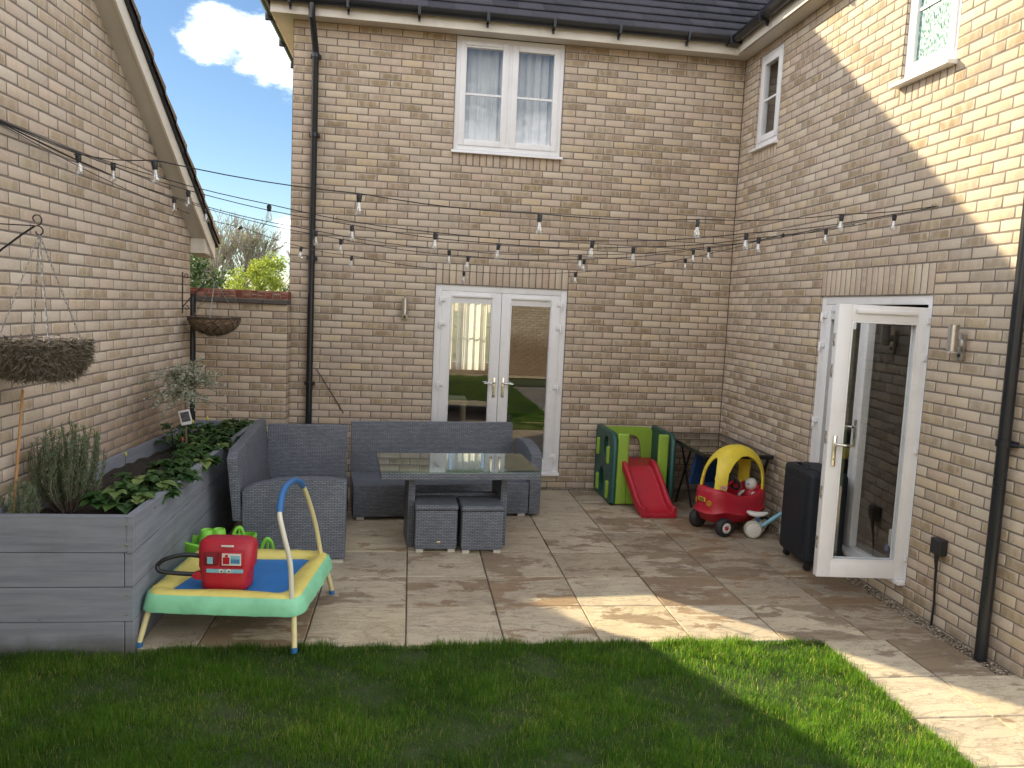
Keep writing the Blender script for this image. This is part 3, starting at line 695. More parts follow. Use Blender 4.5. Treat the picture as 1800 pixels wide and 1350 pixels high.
# french doors -------------------------------------------------------
def leaf(name, parent, w, h, mw=.100, tb=.115, bb=.125, glass=M_glass, mat=M_white):
    """glazed leaf in its own local frame: x 0..w, z 0..h, thickness along y -.03...03; origin at the hinge foot"""
    o = empty(name, parent=None) if False else None
    bm = BM()
    bx(bm, 0, mw, -.032, .032, 0, h, .006); bx(bm, w-mw, w, -.032, .032, 0, h, .006)
    bx(bm, mw-.002, w-mw+.002, -.0315, .0315, 0, bb, .004); bx(bm, mw-.002, w-mw+.002, -.0315, .0315, h-tb, h, .004)
    for s in (-1, 1):   # glazing beads
        y0, y1 = sorted((s*.022, s*.0335))
        bx(bm, mw, mw+.012, y0, y1, bb, h-tb, .003); bx(bm, w-mw-.012, w-mw, y0, y1, bb, h-tb, .003)
        bx(bm, mw+.012, w-mw-.012, y0, y1, bb, bb+.012, .003); bx(bm, mw+.012, w-mw-.012, y0, y1, h-tb-.012, h-tb, .003)
    o = obj(name, bm, mat, parent, 40)
    g = BM(); poly(g, (mw, 0, bb), (w-mw, 0, bb), (w-mw, 0, h-tb), (mw, 0, h-tb)); gm = g
    g2 = BM(); bx(g2, mw+.010, w-mw-.010, -.0125, .0125, bb, bb+.004); bx(g2, mw+.011, mw+.015, -.0125, .0125, bb, h-tb)
    return o, gm, (mw, bb, w, h, tb)
def handle_bm(side=-1, dirx=1):
    bm = BM(); bx(bm, -.014, .014, side*.034, side*.045, -.11, .11, .004) if side > 0 else bx(bm, -.014, .014, -.045, -.034, -.11, .11, .004)
    tube(bm, [(0, side*.04, .05), (0, side*.075, .05), (dirx*.012, side*.085, .05), (dirx*.06, side*.088, .048), (dirx*.115, side*.083, .045)], [.011, .011, .011, .010, .008], 10)
    lathe(bm, [(.009, 0), (.009, .004)], 10, Matrix.Translation((0, side*.045, -.06)) @ Matrix.Rotation(R(90)*(1 if side < 0 else -1), 4, 'X'))
    return bm
def hinge_bm(s=1):
    bm = BM(); bx(bm, -.012, .045*s if s > 0 else .012, -.052, -.036, -.022, .022, .003) if s > 0 else bx(bm, -.045, .012, -.052, -.036, -.022, .022, .003)
    lathe(bm, [(.010, -.05), (.011, -.045), (.011, .03), (.009, .034)], 10, T(-.012*s, -.05, -.01)); return bm
def vent_bm(w): 
    bm = BM(); bx(bm, 0, w, -.052, -.033, 0, .028, .006); bx(bm, -.01, .0, -.048, -.033, .002, .026, .003); bx(bm, w, w+.01, -.048, -.033, .002, .026, .003); return bm
def place(o, parent, M): o.parent = parent; o.matrix_basis = M
def french_doors(M, leaves):
    """M maps local x along the wall (0..1.467), y into the wall, z up from the sill foot (h 2.1)"""
    OW_, OH = 1.467 if M is MD1 else 1.5, 2.1
    bm = BM(); fw = .070
    bx(bm, 0.002, fw, .02, .09, .03, OH, .004); bx(bm, OW_-fw, OW_-.002, .02, .09, .03, OH, .004); bx(bm, fw, OW_-fw, .0205, .0895, OH-fw, OH-.002, .004)
    bx(bm, 0.002, OW_-.002, -.055, .10, .0, .032, .005); bx(bm, fw, OW_-fw, .03, .08, .032, .052, .003)
    f = obj('door_frame', bm, M_white, house, 40); f.matrix_basis = M
    lw = (OW_-2*fw)/2; lh = OH-fw-.052-.006
    for hinge, ang, handle in leaves:
        lf, gm, dims = leaf('door_leaf', f, lw-.002, lh)
        if hinge == 'L': LM = T(fw, .045, .055) @ Matrix.Rotation(ang, 4, 'Z')
        else: LM = T(OW_-fw, .045, .055 if not ang else .035) @ Matrix.Rotation(ang, 4, 'Z') @ Matrix.Scale(-1, 4, (1, 0, 0))
        for v in lf.data.vertices: v.co = LM @ v.co
        if hinge == 'R': lf.data.flip_normals()
        def sub(name, b, mat, mtx):
            b.transform(LM @ mtx); 
            if hinge == 'R': bmesh.ops.reverse_faces(b, faces=b.faces[:])
            return obj(name, b, mat, lf if False else f, 40)
        sub('window_pane', gm, M_glass, Matrix.Identity(4))
        sub('trickle_vent', vent_bm(.42), M_white, T(.13, 0, lh-.06))
        for z in (.16, .95, 1.62, 1.88): sub('hinge', hinge_bm(), M_white, T(.0, 0, z) if ang == 0 else T(.0, 0, z))
        if handle: sub('door_handle', handle_bm(-1, -1), M_chrome, T(lw-.05, 0, .93)); sub('door_handle', handle_bm(1, -1), M_chrome, T(lw-.05, 0, .93))
        if not handle or ang:
            for z in (.25, .62, 1.02, 1.5, 1.72):
                k = BM(); bx(k, lw-.004, lw+.003, -.012, .012, z-.045, z+.045, .002); bx(k, lw-.001, lw+.008, -.010, .006, z-.02, z+.012, .003); sub('lock_plate', k, M_steel, Matrix.Identity(4))
    return f
MD1 = T(DX0, 0, .15)
french_doors(MD1, [('L', 0, True), ('R', 0, True)])
MD2 = Matrix.Translation((0, RY1, .15)) @ Matrix.Rotation(R(-90), 4, 'Z')
# in this frame x runs from the far jamb to the near jamb, -y points out of the wall (towards -X)
french_doors(MD2, [('L', 0, True), ('R', R(85.0), True)])

# windows ------------------------------------------------------------
def window(M, w, h, lights, glass=M_glass, sill=True, bar=True, sillw=.05):
    bm = BM(); fw = .055
    bx(bm, .002, fw, .02, .085, .02, h, .004); bx(bm, w-fw, w-.002, .02, .085, .02, h, .004)
    bx(bm, fw, w-fw, .0205, .0845, .02, .02+fw, .004); bx(bm, fw, w-fw, .0205, .0845, h-fw, h-.002, .004)
    if lights == 2: bx(bm, w/2-fw*.5, w/2+fw*.5, .0195, .083, .02+fw, h-fw, .004)
    f = obj('window_frame', bm, M_white, house, 40); f.matrix_basis = M
    spans = [(fw, w-fw)] if lights == 1 else [(fw, w/2-fw*.5), (w/2+fw*.5, w-fw)]
    for a, b in spans:
        s = BM(); sw = .058; z0, z1 = .02+fw, h-fw
        bx(s, a-.006, a+sw, .006, .07, z0-.006, z1+.006, .006); bx(s, b-sw, b+.006, .006, .07, z0-.006, z1+.006, .006)
        bx(s, a+sw, b-sw, .0065, .0695, z0-.006, z0+sw, .006); bx(s, a+sw, b-sw, .0065, .0695, z1-sw, z1+.006, .006)
        obj('window_sash', s, M_white, f, 40)
        g = BM(); poly(g, (a+sw, .035, z0+sw), (b-sw, .035, z0+sw), (b-sw, .035, z1-sw), (a+sw, .035, z1-sw)); obj('window_pane', g, glass, f)
        if bar: g = BM(); bx(g, a+sw, b-sw, .038, .046, (z0+z1)/2-.011, (z0+z1)/2+.011); bx(g, a+sw, b-sw, .026, .033, (z0+z1)/2-.011, (z0+z1)/2+.011); obj('glazing_bar', g, M_white, f)
    if sill:
        g = BM(); prism(g, [(-.055-sillw+.05, -.022), (.03, -.022), (.03, .021), (-.05-sillw+.05, .004)], -.02, w+.02, Matrix(((0, 0, 1, 0), (1, 0, 0, 0), (0, 1, 0, 0), (0, 0, 0, 1))), .003)
        obj('window_sill', g, M_white, f, 40)
    return f
f = window(T(WX0, 0, 3.675), 1.172, 1.198, 2, sillw=.045)
g = BM(); bx(g, .10, .50, -.010, .006, 1.105, 1.127, .005); obj('trickle_vent', g, M_white, f, 40)
ROT = Matrix.Rotation(R(-90), 4, 'Z')
window(Matrix.Translation((0, -.37, 3.825)) @ ROT, .535, .975, 1, sillw=.045)
f = window(Matrix.Translation((0, -2.90, 3.825)) @ ROT, .60, 1.05, 1, glass=M_obsc, sillw=.075, bar=False)
g = BM(); bx(g, .11, .49, .024, .034, .50, .522); obj('glazing_bar', g, M_white, f)
# far window of the downstairs room
window(Matrix.Translation((FW[1], 5.2, FW[2])) @ Matrix.Rotation(R(180), 4, 'Z'), FW[1]-FW[0], FW[3]-FW[2], 2)

# curtains, furniture indoors -------------------------------------------
def curtain(x0, x1, y, z0, z1, folds, amp, seed, name='curtain', gather=0, mat=None):
    r = random.Random(seed); nx, nz = 90, 14; V, F = [], []
    ph = [r.uniform(0, 6.28) for _ in range(4)]
    for j in range(nz+1):
        v = j/nz
        for i in range(nx+1):
            u = i/nx; xx = x0+(x1-x0)*(u+gather*(1-v)*0)
            yy = y+amp*(math.sin(u*folds*6.283+ph[0]+.5*math.sin(v*2+ph[1]))+.5*math.sin(u*folds*2.3*6.283+ph[2]))
            V.append((xx+amp*.4*math.sin(u*folds*9+ph[3]), yy, z0+(z1-z0)*v))
    for j in range(nz):
        for i in range(nx): a = j*(nx+1)+i; F.append((a, a+1, a+nx+2, a+nx+1))
    return raw(name, V, F, mat or M_curtain, smooth_=True)
tag(curtain(-3.20, -2.64, .155, 3.70, 4.86, 6, .018, 1, mat=M_net), 'white sheer curtain behind the left pane of the upstairs window', 'curtain', 'sheer curtains')
tag(curtain(-2.62, -2.06, .155, 3.70, 4.86, 5, .020, 2, mat=M_net), 'white sheer curtain behind the right pane of the upstairs window', 'curtain', 'sheer curtains')
tag(curtain(-3.98, -2.86, 4.86, .92, 2.40, 9, .03, 3), 'long white curtain lit from behind, seen through the left french door pane', 'curtain', 'sheer curtains')
tag(curtain(-2.82, -2.28, 4.86, .92, 2.40, 4, .03, 4), 'narrow white curtain lit from behind, seen through the right french door pane', 'curtain', 'sheer curtains')
ch = empty('armchair', (-3.95, 3.2, .17), R(-20), 'dark high backed armchair inside the room behind the left french door', 'armchair')
bm = BM(); bx(bm, -.38, .38, -.36, -.18, .3, 1.12, .06, 3); obj('backrest', bm, M_carcass, ch, 40)
bm = BM(); bx(bm, -.36, .36, -.2, .36, .12, .46, .05, 3); obj('seat', bm, M_carcass, ch, 40)
for s in (-1, 1): bm = BM(); bx(bm, s*.42-.07, s*.42+.07, -.34, .36, .1, .62, .04, 3); obj('armrest', bm, M_carcass, ch, 40)
tb = empty('side_table', (-3.35, 1.6, .17), 0, 'pale low table with a shelf standing just inside the left french door', 'table')
bm = BM(); bx(bm, -.5, .5, -.28, .28, .60, .64, .006); obj('tabletop', bm, M_pine, tb, 40)
bm = BM(); bx(bm, -.48, .48, -.26, .26, .22, .245, .004); obj('shelf', bm, M_pine, tb, 40)
for x in (-.46, .46):
    for y in (-.24, .24): bm = BM(); bx(bm, x-.02, x+.02, y-.02, y+.02, 0, .6, .003); obj('leg', bm, M_pine, tb, 40)
cb = empty('cabinet', (3.2, -2.6, .17), 0, 'dark cupboard inside the room beyond the open french door', 'cabinet')
bm = BM(); bx(bm, -.3, .3, -.8, .8, 0, .9, .01); obj('carcass', bm, M_carcass, cb)
bm = BM(); bx(bm, -.32, .32, -.82, .82, .9, .93, .004); obj('top', bm, M_pine, cb)

# ================================================================ GARAGE (left)
GN = Vector((1, -.0576, 0)).normalized(); GU = Vector((.0576, 1, 0)).normalized()
GO = Vector((-5.705, -.737, 0))
gar = empty('garage', GO, 0, 'brick garage with a gable wall and brown tiled roof, left of the patio', 'garage')
SL = .7306; APEX = 3.70
def gp(u, d, z): return GU*u+GN*d+Vector((0, 0, z))      # u<0 runs towards the camera
def top(u): return 2.553+SL*(-u) if -u < APEX else 2.553+SL*(2*APEX+u)
G = Brickwork((0, 0, 0), tuple(GU), tuple(GN), 21)
for z0, z1 in ((0, 2.55), (2.55, 5.4)):
    pass
G.wall(-7.35, 0, -.15, 5.325, off=0, top=lambda u: top(u)+.06, sheet=False)
for a, b in zip([-7.35, -APEX, 0], [-APEX, 0, 0]):
    if a == b: continue
    k = len(G.mV); G.mV += [G.P(a, -.15, -.0028), G.P(b, -.15, -.0028), G.P(b, top(b), -.0028), G.P(a, top(a), -.0028)]; G.mF.append((k, k+1, k+2, k+3))
G.build('wall', M_brick_g, gar)
b = Brickwork((0, 0, 0), tuple(-GN), tuple(GU), 22); b.wall(0, 6, -.15, 2.55, off=.11); b.build('wall', M_brick_g, gar)
b = Brickwork(tuple(GU*-7.35), tuple(-GN), tuple(-GU), 23); b.wall(0, 6, -.15, 2.55, off=.11); b.build('wall', M_brick_g, gar)
def slab3(bm, pts, dvec):
    A = [bm.verts.new(p) for p in pts]; B = [bm.verts.new(Vector(p)+Vector(dvec)) for p in pts]; n = len(pts)
    bm.faces.new(A[::-1]); bm.faces.new(B)
    for k in range(n): bm.faces.new((A[k], A[(k+1) % n], B[(k+1) % n], B[k]))
VO = .135
bm = BM()
up_ = Vector((0, 0, .012))
ue = .22   # how far the roof runs past the eaves wall
for (a, b) in ((ue, -APEX), (-7.35-ue, -APEX)):
    za = 2.553-SL*ue; zb = 2.553+SL*APEX
    slab3(bm, [gp(a, -.02, za), gp(b, -.02, zb), gp(b, VO, zb), gp(a, VO, za)], up_)
bmesh.ops.recalc_face_normals(bm, faces=bm.faces[:]); obj('soffit', bm, M_soff, gar)
bm = BM()
for (a, b) in ((ue+.02, -APEX), (-7.35-ue-.02, -APEX)):
    za = 2.553-SL*(ue+.02)-.012; zb = 2.553+SL*APEX-.012
    slab3(bm, [gp(a, VO, za), gp(b, VO, zb), gp(b, VO, zb+.145), gp(a, VO, za+.145)], GN*.018)
    # dry verge black strip
bmesh.ops.recalc_face_normals(bm, faces=bm.faces[:]); obj('bargeboard', bm, M_cream, gar)
bm = BM()   # boxed end of the eaves
slab3(bm, [gp(.0, VO-.002, 2.41), gp(ue+.02, VO-.002, 2.41), gp(ue+.02, VO-.002, 2.553-SL*ue-.015), gp(0, VO-.002, 2.545)], GN*-.17)
bmesh.ops.recalc_face_normals(bm, faces=bm.faces[:]); obj('box_end', bm, M_cream, gar)
bm = BM()   # boxed eaves and gutter along the far side of the garage
slab3(bm, [gp(.005, -6, 2.41), gp(ue, -6, 2.41), gp(ue, VO-.17, 2.41), gp(.005, VO-.17, 2.41)], (0, 0, .012)); slab3(bm, [gp(ue, -6, 2.405), gp(ue+.018, -6, 2.405), gp(ue+.018, VO-.01, 2.405), gp(ue, VO-.01, 2.405)], (0, 0, .16))
bmesh.ops.recalc_face_normals(bm, faces=bm.faces[:]); obj('fascia', bm, M_cream, gar)
bm = BM(); tube(bm, [gp(ue+.075, -6, 2.50), gp(ue+.075, VO-.05, 2.50)], .052, 12); obj('gutter', bm, M_blackp, gar, 50)
bm = BM()
for (a, b) in ((ue+.06, -APEX), (-7.35-ue-.06, -APEX)):
    za = 2.553-SL*(ue+.06)+.134; zb = 2.553+SL*APEX+.134
    slab3(bm, [gp(a, VO+.022, za), gp(b, VO+.022, zb), gp(b, VO+.022, zb+.05), gp(a, VO+.022, za+.05)], GN*.02)
    slab3(bm, [gp(a, -6, za+.0), gp(b, -6, zb+.0), gp(b, VO+.02, zb+.0), gp(a, VO+.02, za+.0)], (0, 0, .03))
bmesh.ops.recalc_face_normals(bm, faces=bm.faces[:]); obj('roof_underlay', bm, M_blackp, gar)
V, F, C = [], [], []
sl = math.sqrt(1+SL*SL); ga = .30
for side in (0, 1):
    for r in range(int((APEX+ue+.1)/(ga/sl))+1):
        for c in range(0, 21):
            d1 = VO+.055-c*.30; d0 = d1-.296
            if side and c > 0 and r > 0 and False: continue
            a = ue+.08-r*ga/sl; b2 = a-ga*1.06/sl
            if -a > APEX: continue
            q = len(V)
            for (u, d, lift) in ((a, d0, .055), (a, d1, .055), (b2, d1, .012), (b2, d0, .012), (a, d0, .012), (a, d1, .0), (b2, d1, -.02)):
                z = 2.553-SL*u+.185+lift; uu = u if side == 0 else -7.35-u
                V.append(gp(uu, d, z))
            F += [(q, q+1, q+2, q+3), (q+4, q+5, q+1, q), (q+1, q+5, q+6, q+2)]; C += [(random.random(), 0, 0, 1)]*7
raw('roof', V, F, M_gtile, gar, cols=C)
bm = BM(); tube(bm, [gp(.085, -.012, 2.02), gp(.085, -.012, -.1)], .036, 12); obj('downpipe', bm, M_blackp, gar, 40)

# ================================================================ BOUNDARY WALL
gw = empty('garden_wall', (-4.875, -.22, 0), 0, 'buff brick garden wall with a red brick coping between garage and house', 'wall')
b = Brickwork((0, 0, 0), (-1, 0, 0), (0, -1, 0), 31); b.U = np.array((1., 0, 0)); b.wall(-1.5, 0, -.15, 1.95, off=.07); b.build('wall', M_brick, gw)
b = Brickwork((0, .215, 0), (1, 0, 0), (0, 1, 0), 32); b.wall(-1.5, 0, -.15, 1.95, off=.07); b.build('wall', M_brick, gw)
b = Brickwork((0, 0, 0), (0, 1, 0), (1, 0, 0), 33); b.wall(0, .215, -.15, 1.95, off=.07); b.build('wall', M_brick, gw)
bm = BM()
for k in range(6): bx(bm, -1.5+k*.25, -1.5+(k+1)*.25-.005, -.035, .25, 1.952, 1.972, .003)
for k in range(6): bx(bm, -1.5+k*.25, -1.5+(k+1)*.25-.005, -.028, .243, 1.972, 1.992, .003)
obj('creasing_tiles', bm, plain('creasing_tile', (.10, .085, .08), .8, var=.3, scale=12), gw, 40)
c1 = Brickwork((0, -.012, 0), (1, 0, 0), (0, -1, 0), 34); c1.soldier(-1.5, .0, 1.994, 2.085, 20); c1.sheet(-1.5, 0, 1.994, 2.082); c1.build('coping', M_redbrick, gw)
bm = BM()
for k in range(20): bx(bm, -1.5+k*.075+.004, -1.5+(k+1)*.075-.004, -.010, .225, 2.0, 2.084, .004)
obj('coping', bm, plain('red_coping_brick', (.23, .07, .045), .85, var=.3, scale=14, bump=.4), gw, 40)

# building behind the camera (reflected in the doors)
nb = empty('neighbouring_house', (-4, -14.6, 0), 0, 'buff brick house across the lawn, behind the viewpoint', 'house')
b = Brickwork((0, 0, 0), (-1, 0, 0), (0, 1, 0), 41); hl = []
b.wall(-5, 5, -.15, 4.5, hl, off=0); b.build('wall', M_brick_g, nb)
bm = BM(); bx(bm, -5.2, 5.2, -.2, .25, 4.5, 4.65); obj('fascia', bm, M_cream, nb)
bm = BM(); poly(bm, (-5.2, .3, 4.65), (5.2, .3, 4.65), (5.2, -3, 7.0), (-5.2, -3, 7.0)); obj('roof', bm, M_slate, nb)
bm = BM(); tube(bm, [(2.9, .06, 0), (2.9, .06, 4.5)], .04, 10); obj('downpipe', bm, M_white, nb)

# ================================================================ PLANTER
pl = empty('raised_planter', (-5.09, -4.09, 0), 0, 'long grey painted timber planter box along the garage wall', 'planter')
PW, PT = .80, .786     # width towards -X, top height
def board(bm, *a, **k): bx(bm, *a, **k)
zs = [-.04, .182, .380, .577, .786]
for k, (a, b) in enumerate(zip(zs, zs[1:])):
    bm = BM(); e = -.048 if k % 2 == 0 else -.0
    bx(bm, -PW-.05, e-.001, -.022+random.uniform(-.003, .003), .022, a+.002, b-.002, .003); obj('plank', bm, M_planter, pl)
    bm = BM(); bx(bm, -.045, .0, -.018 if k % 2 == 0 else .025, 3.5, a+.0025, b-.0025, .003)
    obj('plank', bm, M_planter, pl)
bm = BM()
for z in (.735, .625, .335, .225):
    for x in (-.035, ): lathe(bm, [(.006, 0), (.006, .002), (.002, .003)], 8, Matrix.Translation((x, -.023, z)) @ Matrix.Rotation(R(90), 4, 'X'))
obj('screw', bm, M_steel, pl)
bm = BM(); bx(bm, -.030, .006, -.026, -.0225, .577, .784, .002); obj('corner_strip', bm, M_planter, pl)
bm = BM()   # rear board against the garage wall, follows its slant
slab3(bm, [(-.755, .0, .60), (-.565, 3.30, .60), (-.565, 3.30, .80), (-.755, .0, .80)], (.035, 0, 0)); bmesh.ops.recalc_face_normals(bm, faces=bm.faces[:]); obj('rear_board', bm, M_planter, pl)
bm = BM(); bx(bm, -.72, -.05, 3.43, 3.47, .0, .786, .003); obj('rear_board', bm, M_planter, pl)
bm = BM(); n = 40
vv = {}
for i in range(13):
    for j in range(n+1):
        x = -.78+i/12*.745; y = .02+j/n*3.44; vv[i, j] = bm.verts.new((x, y, .69+random.uniform(-.014, .018)+.02*math.sin(y*3+x*5)))
for i in range(12):
    for j in range(n): bm.faces.new((vv[i, j], vv[i+1, j], vv[i+1, j+1], vv[i, j+1]))
tag(obj('soil', bm, M_soil, None, loc=(-5.09, -4.09, 0)), 'dark soil filling the grey planter', 'soil', kind='stuff')

# ---------------------------------------------------------------- foliage helpers
def leaves(cen, dirs, ln, wd, cols, fold=.25, droop=0.):
    """arrays: one pointed folded leaf (4 tris) per row"""
    n = len(cen); cen = np.asarray(cen, float); d = np.asarray(dirs, float); d /= np.linalg.norm(d, axis=1, keepdims=True)+1e-9
    rv = rng.normal(size=(n, 3)); s = np.cross(d, rv); s /= np.linalg.norm(s, axis=1, keepdims=True)+1e-9; nn = np.cross(s, d)
    ln = np.broadcast_to(ln, n)[:, None]; wd = np.broadcast_to(wd, n)[:, None]
    base = cen; mid = cen+d*ln*.5; tip = cen+d*ln+np.array((0, 0, -1.))*droop*ln
    a = mid+s*wd*.5+nn*wd*fold; b = mid-s*wd*.5+nn*wd*fold
    V = np.stack([base, a, tip, b], 1).reshape(-1, 3); k = np.arange(n)[:, None]*4
    F = np.concatenate([k+np.array([[0, 1, 2]]), k+np.array([[0, 2, 3]])], 0)
    C = np.zeros((n, 4, 4)); C[..., 0] = np.asarray(cols)[:, None]; C[..., 3] = 1
    return V, F, C.reshape(-1, 4)
def cat(parts):
    V, F, C, k = [], [], [], 0
    for v, f, c in parts: V.append(v); F.append(f+k); C.append(c); k += len(v)
    return np.concatenate(V), np.concatenate(F), np.concatenate(C)
def stems_bm(segs, r=.003, seg=5):
    bm = BM()
    for p in segs: tube(bm, p, [r*(1-.6*i/(len(p)-1)) for i in range(len(p))], seg)
    return bm

# rosemary -----------------------------------------------------------
def rosemary(loc, h, spread, ns, label):
    e = empty('rosemary_bush', loc, 0, label, 'bush', 'rosemary in the planter'); segs, parts = [], []
    for k in range(ns):
        a = random.uniform(0, 6.28); q = random.uniform(0, 1)**.5; hh = h*random.uniform(.55, 1.0)*(1-.25*q)
        base = Vector((math.cos(a)*.07*q, math.sin(a)*.07*q, 0)); tip = Vector((math.cos(a)*spread*q, math.sin(a)*spread*q, hh))
        bow = Vector((random.uniform(-.03, .03), random.uniform(-.03, .03), 0))+Vector((math.cos(a), math.sin(a), 0))*spread*.22*q
        pts = [base.lerp(tip, t)+bow*math.sin(t*3.14) for t in [i/6 for i in range(7)]]; segs.append(pts)
        n = int(hh*400); ts = np.random.RandomState(k).uniform(.15, 1.0, n)
        cen = np.array([list(pts[min(5, int(t*6))].lerp(pts[min(6, int(t*6)+1)], t*6-int(t*6))) for t in ts]); d = rng.normal(size=(n, 3)); d[:, 2] = np.abs(d[:, 2])*.6+.9
        parts.append(leaves(cen, d, rng.uniform(.018, .032, n), .0032, rng.uniform(0, 1, n)))
    V, F, C = cat(parts); raw('foliage', V, F, M_rosem, e, cols=C); obj('stem', stems_bm(segs, .0035), M_bark, e)
rosemary((-5.60, -3.68, .70), .60, .20, 110, 'tall grey green rosemary bush with upright needle stems in the front of the planter')
rosemary((-5.72, -3.98, .70), .28, .10, 30, 'small low rosemary bush between the cane and the taller bush')

# broad leaf plants ----------------------------------------------------
def broad_leaf(V, F, C, o, d, up_v, ln, wd, c):
    d = Vector(d).normalized(); s = d.cross(Vector(up_v)).normalized(); n = s.cross(d); b = len(V)
    prof = [0, .55, .92, 1.0, .82, .45, 0]; m = len(prof)
    for i, q in enumerate(prof):
        t = i/(m-1); p = o+d*ln*t - Vector((0, 0, 1))*ln*.35*t*t
        wv = wd*q*.5*(1+.12*math.sin(i*2.1)); lift = n*wv*.35
        V += [p-s*wv+lift, p, p+s*wv+lift]
    for i in range(m-1):
        for k in (0, 1): F.append((b+i*3+k, b+i*3+k+1, b+(i+1)*3+k+1, b+(i+1)*3+k))
    C += [(c, 0, 0, 1)]*(3*m)
def strawberry(loc, n, rad, size, label, hgt=.11):
    e = empty('leafy_plant', loc, 0, label, 'plant', 'leafy plants in the planter'); V, F, C, segs = [], [], [], []
    for k in range(n):
        a = random.uniform(0, 6.28); q = random.uniform(.1, 1)**.6*rad; h = hgt*random.uniform(.5, 1.25)*(1.1-.5*q/rad)
        o = Vector((math.cos(a)*q, math.sin(a)*q, h)); segs.append([Vector((math.cos(a)*.02, math.sin(a)*.02, 0)), Vector((o.x*.5, o.y*.5, h*.75)), o]); c = random.random()**1.5
        for j in (-1, 0, 1):
            aa = a+j*1.15+random.uniform(-.2, .2); s = size*1.25*random.uniform(.75, 1.15)*(1 if j == 0 else .85)
            broad_leaf(V, F, C, o, (math.cos(aa), math.sin(aa), random.uniform(-.05, .45)), (0, 0, 1), s, s*.78, c)
    me = raw('foliage', V, F, M_straw, e, cols=C, smooth_=True); obj('stem', stems_bm(segs, .0025), M_straw, e)
P_SPOTS = [(-5.30, -3.72, 16, .13, .085, 'large leaf clump beside the rosemary at the front of the planter'), (-5.22, -3.45, 16, .13, .085, 'bright green leaf clump hanging over the front rim of the planter'),
    (-5.35, -3.25, 14, .12, .08, 'leaf clump behind the front clumps, beside the first flower stalk'), (-5.20, -3.10, 16, .13, .08, 'leaf clump spilling over the long rim of the planter, third from the corner'),
    (-5.24, -2.80, 14, .12, .075, 'leaf clump near the middle of the long rim'), (-5.18, -2.50, 16, .13, .08, 'leaf clump draping over the rim across from the bench arm'),
    (-5.30, -2.20, 16, .14, .075, 'leaf clump below the small standard tree'), (-5.20, -1.90, 16, .14, .075, 'leaf clump between the small standard tree and the bench back'),
    (-5.42, -1.60, 18, .15, .07, 'darker leaf clump behind the small standard tree'), (-5.22, -1.50, 16, .14, .07, 'leaf clump at the rim by the bench back'),
    (-5.28, -1.10, 18, .15, .07, 'leaf clump in the back right corner of the planter'), (-5.52, -1.15, 18, .15, .07, 'leaf clump in the far left corner of the planter'), (-5.25, -.80, 18, .15, .07, 'leaf clump at the far end of the planter by the garden wall')]
for x, y, n, r_, s_, lb in P_SPOTS: strawberry((x, y, .70), int(n*1.6), r_*1.1, s_, lb, .12)
e = strawberry((-5.55, -1.75, .70), 20, .13, .06, 'low dark green leafy plant by the foot of the small tree, near the garage wall', .2)

# daffodil stalks ------------------------------------------------------
for k, (p0, p1, lb) in enumerate([((-5.53, -3.05, .70), (-5.51, -3.0, .90), 'short seed stalk standing by the rear board of the planter'),
    ((-5.36, -2.72, .70), (-5.30, -2.15, 1.00), 'long leaning seed stalk with a yellow tip in the middle of the planter'),
    ((-5.20, -2.45, .70), (-5.14, -2.35, 1.06), 'upright seed stalk with a bright yellow tip beside the small tree'),
    ((-5.30, -2.55, .70), (-5.28, -2.50, .92), 'short stalk with a withered red flower')]):
    e = empty('flower_stalk', p0, 0, lb, 'flower', 'faded flower stalks'); a = Vector(p1)-Vector(p0)
    obj('stem', stems_bm([[Vector((0, 0, 0)), a*.5+Vector((.01, 0, .01)), a]], .004), M_straw, e)
    bm = BM(); lathe(bm, [(.001, -.01), (.008, 0), (.009, .012), (.004, .022), (.001, .024)], 8, Matrix.Translation(a))
    obj('seed_head', bm, plain('seed_head', (.45, .42, .08) if k != 3 else (.35, .06, .05), .7), e, 40)

# cane -----------------------------------------------------------------
bm = BM(); tube(bm, [(-5.765, -4.00, .66), (-5.742, -3.975, 1.05), (-5.719, -3.95, 1.451)], [.008, .0075, .007], 8)
tag(obj('bamboo_cane', bm, M_cane, None, 40), 'thin brown bamboo cane leaning up from the planter below the mossy basket', 'cane')

# standard olive -------------------------------------------------------
ol = empty('standard_tree', (-5.375, -2.05, .70), 0, 'small standard tree with a bare stem and silvery crown at the back of the planter', 'tree')
obj('trunk', stems_bm([[Vector((0, 0, 0)), Vector((-.005, .0, .25)), Vector((-.01, 0, .50)), Vector((-.02, .0, .68))]], .010, 8), M_bark, ol)
parts, segs = [], []
for k in range(70):
    a = random.uniform(0, 6.28); el = random.uniform(-.35, 1.3); ln = random.uniform(.16, .40) if el < .8 else random.uniform(.14, .32)
    o = Vector((-.01, 0, random.uniform(.50, .66))); d = Vector((math.cos(a)*math.cos(el), math.sin(a)*math.cos(el), math.sin(el)*.8)); tip = o+d*ln-Vector((0, 0, ln*.18))
    pts = [o, o.lerp(tip, .5)+Vector((0, 0, .03)), tip]; segs.append(pts); n = 46; t = rng.uniform(.25, 1.0, n)
    cen = np.array([list(o.lerp(tip, q)+Vector((0, 0, .03*math.sin(q*3.14)))) for q in t])+rng.normal(0, .008, (n, 3)); dd = rng.normal(size=(n, 3)); dd += np.array(d)*.6
    parts.append(leaves(cen, dd, rng.uniform(.018, .034, n), rng.uniform(.008, .013, n), rng.uniform(0, 1, n)))
V, F, C = cat(parts); raw('crown', V, F, M_olive, ol, cols=C); obj('branch', stems_bm(segs, .003), M_bark, ol)
bm = BM(); bx(bm, -.045, .045, -.002, .002, -.06, .06, .004, M=Matrix.Translation((0, 0, 0)) @ Matrix.Rotation(R(-14), 4, 'Y'))
pt = obj('plant_label', bm, M_white, ol, 40, loc=(.0, -.03, .33))
